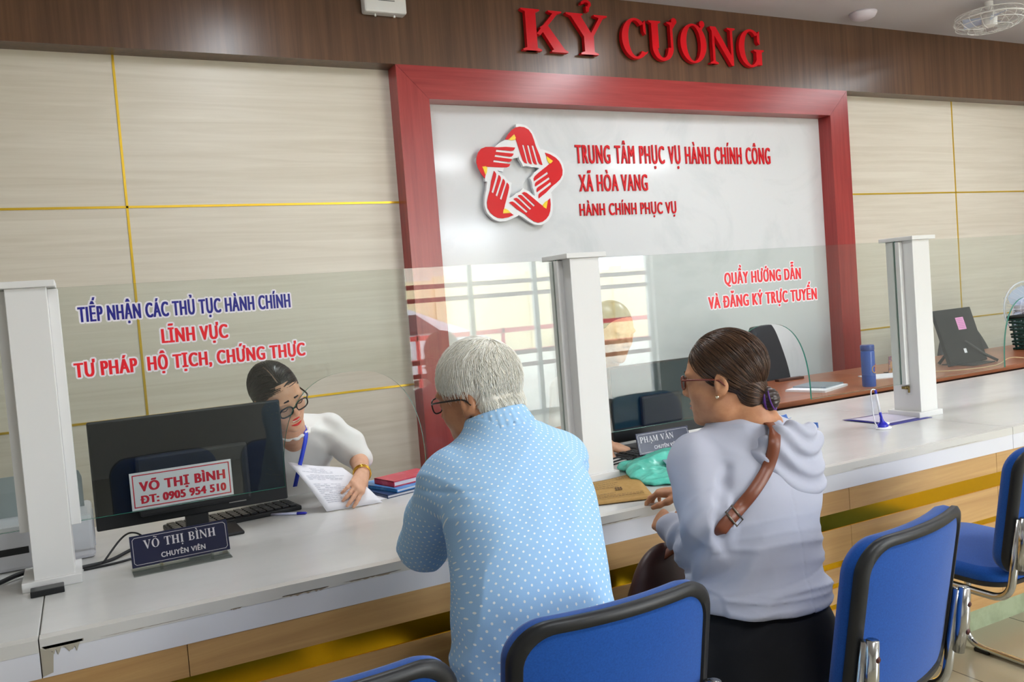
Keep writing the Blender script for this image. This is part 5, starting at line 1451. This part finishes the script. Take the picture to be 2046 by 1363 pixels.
# crumpled green bag and sheet
m_gbag = mat('mint_green_plastic', '#6fd8c4', .25, 0, .5, noise=((14, 14, 14), '#52c0ab', .4, .7))
S = Sdf(.0045)
for c, r, a in (((1.86, 2.62, .812), (.13, .075, .028), .5), ((1.79, 2.53, .802), (.075, .07, .018), .2), ((1.96, 2.62, .822), (.12, .07, .040), .2), ((1.80, 2.44, .797), (.09, .07, .013), -.3), ((1.92, 2.50, .803), (.12, .10, .022), .1), ((1.84, 2.71, .800), (.07, .05, .016), .6)):
    S.ell(c, r, rotz(a), .02)
S.warp(lambda X, Y, Z: .010*np.abs(vnoise(X*16, Y*16, Z*16))+.005*np.abs(vnoise(X*38, Y*38, Z*38))-.004)
S.cut(V(0, 0, H+.0005), V(0, 0, -1), .002)
gb = S.build('plastic_bag', m_gbag, None, 1, label='crumpled mint green plastic bag in front of the right name plate', cat='bag')
sheet([(1.80, 2.38, H+.026), (1.99, 2.34, H+.024), (2.05, 2.54, H+.044), (1.88, 2.56, H+.050)], 'booklet', 'pale blue booklet lying on the mint green bag', 'booklet', False, .004, 8, mat('pale_blue_paper', '#a9c6dc', .6))

# right officer's monitor and keyboard
m2 = empty('computer_monitor', (2.20, 3.02, H), math.radians(2), 'black monitor seen from behind, left of the person in grey', 'monitor')
mb = MB(); mb.box(-.235, .27, -.006, .016, .045, .37, .005); mb.build('screen_housing', m_black, m2)
mb = MB(); mb.box(-.228, .262, -.0075, -.0055, .105, .364, .001); mb.build('rear_cover', mat('dark_teal_cover', '#223740', .12), m2)
mb = MB(); mb.box(-.09, .13, -.028, -.006, .10, .23, .01); mb.build('rear_bulge', m_blackm, m2)
mb = MB(); mb.box(-.03, .03, .0, .03, .006, .12, .004); mb.build('stand', m_blackm, m2)
mb = MB(); mb.box(-.12, .12, -.06, .11, 0, .010, .004); mb.build('stand_foot', m_blackm, m2)
k2 = copy_tree(kb); k2.location = (2.16, 2.90, H); k2.rotation_euler = (0, 0, math.radians(3)); k2['label'] = 'black keyboard in front of the monitor behind the middle post'
sp_ = empty('speaker', (1.795, 2.90, H), 0, 'small black speaker right beside the middle post', 'speaker')
MB().box(-.03, .03, -.04, .04, 0, .11, .006).build('cabinet', m_black, sp_); MB().lathe([(.02, .002), (.024, .0), (.012, -.003)], (0, -.04, .06), 16, 'y').build('cone', m_blackm, sp_)

# pen on its stand, leaflet, clip
ps = empty('desk_pen', (3.085, 2.575, H), 0, 'white and blue counter pen standing in its weighted base', 'pen')
m_wpl = mat('white_gloss_plastic', '#ecebf2', .2)
S = Sdf(.0022); S.ell((0, 0, .002), (.040, .030, .012), None, .004); S.cut((0, 0, 0), (0, 0, -1), .001); S.build('base', m_wpl, ps).matrix_parent_inverse = Matrix.Identity(4)
S = Sdf(.0022); S.ell((-.006, 0, .012), (.026, .022, .018), None, .004); S.cone((-.004, 0, .02), (-.012, 0, .045), .011, .007, .01); S.cut((0, 0, .006), (0, 0, -1), .001); S.build('socket', m_bpl, ps).matrix_parent_inverse = Matrix.Identity(4)
MB().tube([(-.010, 0, .040), (-.018, 0, .075)], [.0062, .0056], 12).build('pen_grip', m_bpl, ps)
MB().tube([(-.018, 0, .075), (-.036, 0, .158)], .0052, 12).build('pen_barrel', m_wpl, ps)
MB().tube([(-.036, 0, .158), (-.039, 0, .175)], [.0056, .005], 12).build('pen_cap', m_bpl, ps)
MB().tube(bez([(-.039, 0, .174), (-.050, .004, .178), (-.060, .006, .165), (-.056, .006, .10), (-.050, .004, .04), (-.034, .004, .012)], 6), .0024, 8).build('cord', m_wpl, ps)
MB().lathe([(.001, .031), (.012, .028), (.016, .022), (.015, .018)], (.014, 0, 0), 16).build('medallion', m_wpl, ps)
lf = sheet([(3.165, 2.60, H+.001), (3.44, 2.60, H+.001), (3.42, 2.84, H+.004), (3.15, 2.86, H+.003)], 'leaflet', 'navy bordered leaflet lying beside the far post', 'leaflet', False, .002, 8, mat('navy_print', '#2c2a86', .35))
sheet([(3.18, 2.64, H+.0035), (3.41, 2.64, H+.0035), (3.395, 2.82, H+.0065), (3.17, 2.835, H+.0055)], 'leaflet_face', None, None, False, .002, 8, mat('pale_print', '#cfc9dc', .4)).parent = lf
cl = empty('binder_clip', (2.93, 2.83, H), math.radians(30), 'blue binder clip lying on the counter behind the grey hood', 'clip')
m_clip = mat('clip_blue', '#4f77c4', .3, .2)
MB().prism([(-.012, 0), (.012, 0), (.003, .024), (-.003, .024)], -.022, .022).build('body', m_clip, cl)
for s in (-1, 1): MB().tube([(s*.012, -.012, .003), (s*.034, -.008, .010), (s*.034, .008, .010), (s*.012, .012, .003)], .0012, 6).build('handle', m_clip, cl)
c2 = copy_tree(cl); c2.location = (3.02, 3.10, H); c2.rotation_euler = (0, 0, 1.9); c2['label'] = 'dark blue binder clip lying farther back near the counter rear edge'
c2['group'] = cl['group'] = 'binder clips on the counter'

# brown staff desk
m_desk = mat('reddish_desk_wood', '#a5623f', .3, noise=((1.4, 18, 18), '#8a4c30', .35, .7), grain=.5); m_deskd = mat('dark_desk_front', '#4a2a1f', .45)
dk = empty('desk', (4.2, 3.85, 0), 0, 'reddish brown staff desk behind the far end of the counter', 'desk')
rel(MB().box(3.16, 9.0, 3.40, 4.22, .782, .812, .003).build('desk_top', m_desk), dk)
for x in (3.2, 5.6, 8.9): rel(MB().box(x, x+.03, 3.44, 4.18, 0, .782).build('side_panel', m_deskd), dk)
rel(MB().box(3.2, 8.9, 3.46, 3.48, .25, .782).build('front_panel', m_deskd), dk)
DZ = .812
def flat_stack(corners_c, wx, wy, h, rz, label, name='document', group='documents on the brown desk', m=None):
    o = MB().box(-wx/2, wx/2, -wy/2, wy/2, 0, h).build(name, m or m_paper, loc=corners_c); o.rotation_euler = (0, 0, rz); tag(o, label, 'papers', group); return o
p = at(1632, 777, Z=DZ); flat_stack((p[0], p[1], DZ), .32, .24, .012, math.radians(20), 'stack of white papers on the brown desk under the arch of the glass')
p = at(1640, 771, Z=DZ+.012); flat_stack((p[0], p[1]+.02, DZ+.0122), .24, .20, .008, math.radians(18), 'grey document lying on the stack of white papers', m=mat('grey_document', '#8a949c', .5))
p = at(1770, 752, Z=DZ); flat_stack((p[0], p[1], DZ), .26, .2, .006, math.radians(-20), 'loose white papers on the desk right of the blue tumbler')
p = at(1625, 768, Z=DZ); 
tr = MB().box(-.11, .11, -.02, .02, 0, .016, .003).build('document_tray', m_deskd, loc=(p[0]+.1, 4.12, DZ)); tag(tr, 'dark narrow tray at the back of the brown desk', 'tray')
# tumbler
p = at(1737, 772, Z=DZ)
tm = empty('tumbler', (p[0], p[1], DZ), 0, 'tall blue tumbler with an orange emblem on the brown desk', 'tumbler')
m_tb = mat('blue_tumbler', '#2c56b0', .25); k = .0028*math.hypot(p[0], p[1])/4.9
MB().lathe([(.001, 0), (.036, 0), (.038, .006), (.038, .205), (.034, .21), (.001, .21)], (0, 0, 0), 28).build('cup', m_tb, tm); autosmooth(bpy.data.objects['cup'])
MB().lathe([(.001, .21), (.037, .21), (.039, .214), (.039, .236), (.036, .242), (.001, .243)], (0, 0, 0), 28).build('lid', mat('tumbler_lid', '#1f3f8c', .3), tm); autosmooth(bpy.data.objects['lid'])
mb = MB(); mb.tube([(.0385*math.sin(.15+.45*math.cos(a)), -.0388*math.cos(.15+.45*math.cos(a)), .10+.02*math.sin(a)) for a in np.linspace(.8, 5.6, 20)], .0022, 6); mb.build('emblem_ring', mat('orange_print', '#e8a33a', .4), tm)
mb = MB(); mb.tube([(.0385*math.sin(.2+.3*t), -.0388*math.cos(.2+.3*t), .09+.04*t) for t in np.linspace(0, 1, 8)], .002, 6); mb.build('emblem_stroke', mat('red_print', '#d8483a', .4), tm)
cu = empty('coaster', (p[0], p[1], DZ), 0)
bpy.data.objects.remove(cu)
# picture stand / calendar by the far post
p = at(1790, 745, Z=DZ)
ca = empty('desk_calendar', (p[0], p[1], DZ), math.radians(-20), 'small colourful desk calendar standing beside the far post', 'calendar')
MB().prism([(-.05, 0), (.05, 0), (.045, .11), (-.045, .11)], -.003, .003).build('card', mat('calendar_card', '#b98a5e', .6, noise=((40, 40, 40), '#6c4a6a', .45, .6)), ca)
MB().tube([(-.03, -.004, .02), (.0, -.004, .06), (.03, -.004, .03)], .006, 6).build('printed_swirl', mat('yellow_print', '#e2b338', .5), ca)
MB().box(-.05, .05, .0, .06, 0, .004).build('stand', m_blackm, ca)

# black office chair behind the desk
oc = empty('swivel_chair', (4.17, 4.08, 0), math.radians(200), 'black high-backed swivel chair behind the person in the grey top', 'chair')
m_oc = mat('black_chair_fabric', '#202329', .7, bump=((400, 400, 400), .2, .001))
S = Sdf(.009)
S.zloft([(.62, 0, -.20, .20, .045), (.70, 0, -.215, .235, .05), (.85, 0, -.24, .25, .05), (1.0, 0, -.26, .215, .045), (1.12, 0, -.275, .165, .04), (1.17, 0, -.28, .13, .03)], 0, 3.2, .02)
S.build('backrest', m_oc, oc).matrix_parent_inverse = Matrix.Identity(4)
MB().box(-.25, .25, -.2, .25, .44, .52, .03).build('seat', m_oc, oc); MB().tube([(0, 0, .08), (0, 0, .45)], .03, 12).build('column', m_blackm, oc)
MB().tube([(0, -.15, .45), (0, -.24, .5), (0, -.25, .7)], .02, 8).build('back_support', m_blackm, oc)
for i in range(5):
    a = i*1.2566; g_ = MB().tube([(0, 0, .10), (.28*math.cos(a), .28*math.sin(a), .065)], [.025, .016], 8).build('base_arm', m_blackm, oc)
    MB().lathe([(.005, -.012), (.028, -.012), (.028, .012), (.005, .012)], (.28*math.cos(a), .28*math.sin(a), .030), 14, 'y').build('castor', m_blackm, g_)

# third work place at the far right
p0 = at(1925, 745, Y=3.72)
m3 = empty('computer_monitor', (5.27, 3.75, DZ), math.radians(6), 'tilted black monitor with a pink note on its back at far right', 'monitor')
hd = MB().box(-.225, .225, -.012, .012, -.19, .19, .004).build('screen_housing', mat('dull_black_plastic', '#15171b', .6, 0, .2), m3); hd.location = (0, 0, .185); hd.rotation_euler = (math.radians(-16), 0, 0)
nt_ = MB().box(.0, .095, -.0135, -.0122, .04, .125).build('pink_note', mat('pink_note_paper', '#e79ad0', .6), hd); mb = MB()
for i in range(6): mb.box(.008, .086, -.0139, -.0136, .052+i*.012, .0545+i*.012)
mb.build('note_lines', mat('note_ink', '#a0508c', .7)).parent = nt_
MB().box(-.02, .01, -.0135, -.0122, -.12, -.09).build('white_label', m_paper, hd)
MB().tube([(.03, -.02, .15), (.10, -.10, .06), (.15, -.17, .008)], .010, 10).build('stand_leg', m_blackm, m3)
MB().tube([(-.03, .02, .15), (-.06, .05, .08), (-.12, .08, .008)], .010, 10).build('stand_leg', m_blackm, m3)
MB().box(-.14, .12, -.17, .05, 0, .008, .003).build('stand_foot', m_blackm, m3)
c3 = copy_tree(oc); c3.location = (6.05, 4.02, 0); c3.rotation_euler = (0, 0, math.radians(180)); c3.scale = (1.25, 1, .84); c3['label'] = 'black swivel chair behind the monitor with the pink note'; 
c3['group'] = oc['group'] = 'black swivel chairs'
cb = MB().tube(bez([(4.75, 3.62, DZ+.003), (4.9, 3.5, DZ+.003), (5.2, 3.46, DZ+.004), (5.5, 3.55, DZ+.02), (5.65, 3.5, DZ+.003)], 8), .003, 6).build('cable', mat('pale_cable', '#c9b48a', .5)); tag(cb, 'pale cable trailing over the desk under the pink note monitor', 'cable')

# standing fan at the right edge
fn = empty('standing_fan', (6.62, 4.15, 0), math.radians(-12), 'white standing fan with a wire guard at the right edge', 'fan')
m_fan = mat('fan_white', '#dfe3ee', .3); m_blade = mat('fan_blade', '#b9c4dc', .25)
FZ = 1.10
for y, n_ in ((-.09, 26), (.05, 26)):
    mb = MB()
    for i in range(n_):
        a = 2*math.pi*i/n_; mb.tube(bez([(.035*math.cos(a), y, FZ+.035*math.sin(a)), (.13*math.cos(a), y*1.02, FZ+.13*math.sin(a)), (.205*math.cos(a), -.02+(y+.02)*.35, FZ+.205*math.sin(a))], 4), .0016, 5)
    for r_, yy in ((.035, y), (.12, y*1.02)): mb.tube([(r_*math.cos(a), yy, FZ+r_*math.sin(a)) for a in np.linspace(0, 2*math.pi, 41)[:-1]], .002, 6, closed=True)
    mb.build('guard', m_fan, fn)
MB().tube([(.207*math.cos(a), -.02, FZ+.207*math.sin(a)) for a in np.linspace(0, 2*math.pi, 49)[:-1]], .005, 8, closed=True).build('guard_ring', m_fan, fn)
for i in range(3):
    a0 = i*2.094; mb = MB(); mb.smooth = True; vs = []
    for j in range(9):
        r_ = .03+.15*j/8; w_ = .25+.35*math.sin(math.pi*j/8)+.2
        for q in (-1, -.33, .33, 1): vs.append((r_*math.cos(a0+q*w_), -.02+q*.014, FZ+r_*math.sin(a0+q*w_)))
    mb.add(vs, [(j*4+k_, j*4+k_+1, j*4+5+k_, j*4+4+k_) for j in range(8) for k_ in range(3)]); mb.build('blade', m_blade, fn)
MB().lathe([(.03, -.06), (.04, -.03), (.06, .05), (.06, .12), (.03, .15)], (0, 0, FZ), 20, 'y').build('motor', m_fan, fn)
MB().tube([(0, .09, .03), (0, .09, FZ)], .014, 12).build('pole', m_fan, fn); MB().lathe([(.001, 0), (.17, 0), (.17, .02), (.05, .04), (.001, .045)], (0, .09, 0), 28).build('base', m_fan, fn)
# dark green basket on the desk
bs = empty('basket', (6.35, 3.85, DZ), 0, 'dark green woven basket on the desk under the fan', 'basket')
m_bs = mat('dark_green_weave', '#123a34', .5)
mb = MB()
for i in range(9):
    zz = .012+i*.027; w_ = .15+.02*i/8
    mb.tube([(sx*w_, sy*w_*.8, zz+(.004 if (i+q) % 2 else -.004)) for q, (sx, sy) in enumerate(((-1, -1), (0, -1.04), (1, -1), (1.04, 0), (1, 1), (0, 1.04), (-1, 1), (-1.04, 0)))], .009, 6, closed=True)
for i in range(28):
    a = 2*math.pi*i/28; c_, s_ = math.cos(a), math.sin(a); q = 1/max(abs(c_), abs(s_)); mb.tube([(c_*q*.152, s_*q*.152*.8, .0), (c_*q*.172, s_*q*.172*.8, .24)], .006, 5)
mb.box(-.14, .14, -.11, .11, 0, .012); mb.build('weave', m_bs, bs)
MB().tube([(-.175, -.14, .245), (.175, -.14, .245), (.175, .14, .245), (-.175, .14, .245)], .012, 8, closed=True).build('rim', m_blackm, bs)

# ------------------------------------------------------------------ on the fascia and ceiling
em = empty('emergency_light', (1.744, YF, 3.17), 0, 'white emergency light unit high on the brown fascia', 'emergency light')
mb = MB(); mb.box(-.128, .128, -.075, -.001, .012, .105, .012); mb.build('casing', m_white, em)
mb = MB()
for i in range(3): mb.box(-.045, .055, -.0765, -.0745, .078+i*.009, .083+i*.009)
mb.build('display_slots', mat('grey_slot', '#6c6c6c', .5), em)
for x in (-.055, .06): MB().lathe([(.001, -.002), (.006, .0), (.006, .012), (.001, .013)], (x, -.035, .0), 12).build('button', m_white, em)
for x in (-.07, .075):
    g_ = MB().tube([(x, -.035, .10), (x, -.04, .135)], .012, 10).build('lamp_arm', m_white, em); MB().lathe([(.03, -.03), (.045, -.05), (.045, -.055), (.01, -.01)], (x, -.03, .155), 18, 'y').build('lamp_head', m_white, g_)
sm = empty('smoke_detector', (5.48, 4.55, ZC), 0, 'round white smoke detector on the ceiling by the fascia', 'detector')
MB().lathe([(.001, -.052), (.05, -.05), (.085, -.036), (.098, -.012), (.10, 0)], (0, 0, 0), 36).build('dome', mat('detector_white', '#e2dde6', .4), sm, smooth=True)
cf = empty('ceiling_fan', (6.30, 4.10, ZC), 0, 'white ceiling fan with a round wire cage in the top right corner', 'fan')
mb = MB()
def ringz(r_, z_, t_): mb.tube([(r_*math.cos(a), r_*math.sin(a), z_) for a in np.linspace(0, 2*math.pi, 41)[:-1]], t_, 6, closed=True)
ringz(.24, -.13, .006); ringz(.23, -.09, .003); ringz(.23, -.17, .003); ringz(.15, -.20, .003)
for i in range(18):
    a = 2*math.pi*i/18; c_, s_ = math.cos(a), math.sin(a); mb.tube(bez([(.04*c_, .04*s_, -.07), (.17*c_, .17*s_, -.075), (.242*c_, .242*s_, -.13), (.17*c_, .17*s_, -.195), (.05*c_, .05*s_, -.205)], 4), .0022, 5)
mb.build('cage', m_white, cf)
for i in range(3):
    a0 = i*2.094; mb = MB(); vs = []
    for r_ in (.05, .12, .19):
        for q in (-.4, .4): vs.append((r_*math.cos(a0+q), r_*math.sin(a0+q), -.13+q*.05))
    mb.add(vs, [(0, 1, 3, 2), (2, 3, 5, 4)]); mb.build('blade', m_blade, cf)
MB().lathe([(.001, -.19), (.05, -.18), (.055, -.10), (.03, -.07), (.03, 0)], (0, 0, 0), 20).build('motor', m_white, cf)
# ------------------------------------------------------------------ yard behind the camera, seen mirrored in the glass
m_car = mat('white_car_paint', '#e8eaf0', .2); m_win = mat('car_window', '#2b3038', .1); m_tyre = mat('tyre', '#1a1a1a', .8)
car = empty('car', (5.0, -10.2, -.02), 0, 'white car parked in the yard, mirrored in the left glass screen', 'car')
S = Sdf(.03)
prof = [(-2.0, .55, .75), (-1.9, .62, .85), (-1.2, .68, .95), (-.9, .72, 1.1), (-.3, .74, 1.44), (.6, .75, 1.46), (1.2, .74, 1.2), (1.7, .72, 1.0), (2.1, .66, .8)]
mb = MB(); mb.smooth = True; vs = []
for x, hw, zt in prof:
    hw2 = hw*(1 if zt < 1.05 else .82)
    vs += [(x, -hw*1.12, .25), (x, -hw*1.15, .6), (x, -hw*1.1, min(zt, .92)), (x, -hw2*.9, zt-.04), (x, -hw2*.6, zt), (x, hw2*.6, zt), (x, hw2*.9, zt-.04), (x, hw*1.1, min(zt, .92)), (x, hw*1.15, .6), (x, hw*1.12, .25)]
n_ = 10; fs = [(i*n_+k_, i*n_+(k_+1) % n_, (i+1)*n_+(k_+1) % n_, (i+1)*n_+k_) for i in range(len(prof)-1) for k_ in range(n_)]
fs += [tuple(range(n_)), tuple((len(prof)-1)*n_+k_ for k_ in range(n_-1, -1, -1))]
mb.add(vs, fs); autosmooth(mb.build('car_body', m_car, car), 40)
for s in (-1, 1):
    MB().prism([(-.75, .98), (-.3, 1.34), (.55, 1.36), (1.05, 1.0)], s*.80-.03, s*.80+.03).build('side_window', m_win, car)
    for x in (-1.3, 1.3): MB().lathe([(.05, -.1), (.31, -.1), (.33, -.05), (.33, .05), (.31, .1), (.05, .1)], (x, s*.74, .33), 22, 'y').build('wheel', m_tyre, car)
tree = empty('tree', (4.6, -15.0, -.02), 0, 'leafy green tree by the cream boundary wall, mirrored in the glass', 'tree')
MB().tube([(0, 0, 0), (.05, 0, 1.5), (0, .1, 2.6)], [.14, .1, .07], 10).build('trunk', mat('bark', '#6b5844', .9), tree)
S = Sdf(.07)
rg = np.random.default_rng(5)
for i in range(16):
    q = rg.normal(size=3)*V(.9, .7, .55)+V(0, 0, 3.2); S.ell(q, V(.6, .55, .5)*(.7+.5*rg.random()), None, .1)
S.warp(lambda X, Y, Z: .14*vnoise(X*5, Y*5, Z*5)+.07*vnoise(X*11, Y*11, Z*11))
cr = S.build('crown', m_leaf, None, 0); cr.parent = tree
mb = MB()
for z in (.55, .95): mb.box(-3, 16, -8.02, -7.96, z-.04, z+.04)
for x in np.arange(-3, 16, 1.6): mb.box(x, x+.05, -8.02, -7.96, 0, 1.0)
tag(mb.build('barrier_rail', mat('red_rail', '#c24746', .5)), 'red barrier rail across the yard, mirrored in the glass', 'barrier')
blk = empty('building', (9.5, -21, 0), 0, 'pale building beyond the boundary wall, mirrored in the glass', 'building')
m_bw = mat('pale_building', '#ebe6dc', .8)
MB().box(-5, 7, -3, 0, 0, 3.6).build('walls', m_bw, blk); MB().box(-5.4, 7.4, -3.4, .5, 3.6, 3.8).build('roof', mat('grey_roof', '#8b8d8f', .7), blk)
for x in (-3.5, -.5, 2.5): w_ = MB().box(x, x+1.6, -.02, .04, 1.0, 2.4).build('window', m_white, blk); MB().box(x+.08, x+1.52, .0, .05, 1.08, 2.32).build('pane', m_win, w_)
bpy.context.view_layer.update()
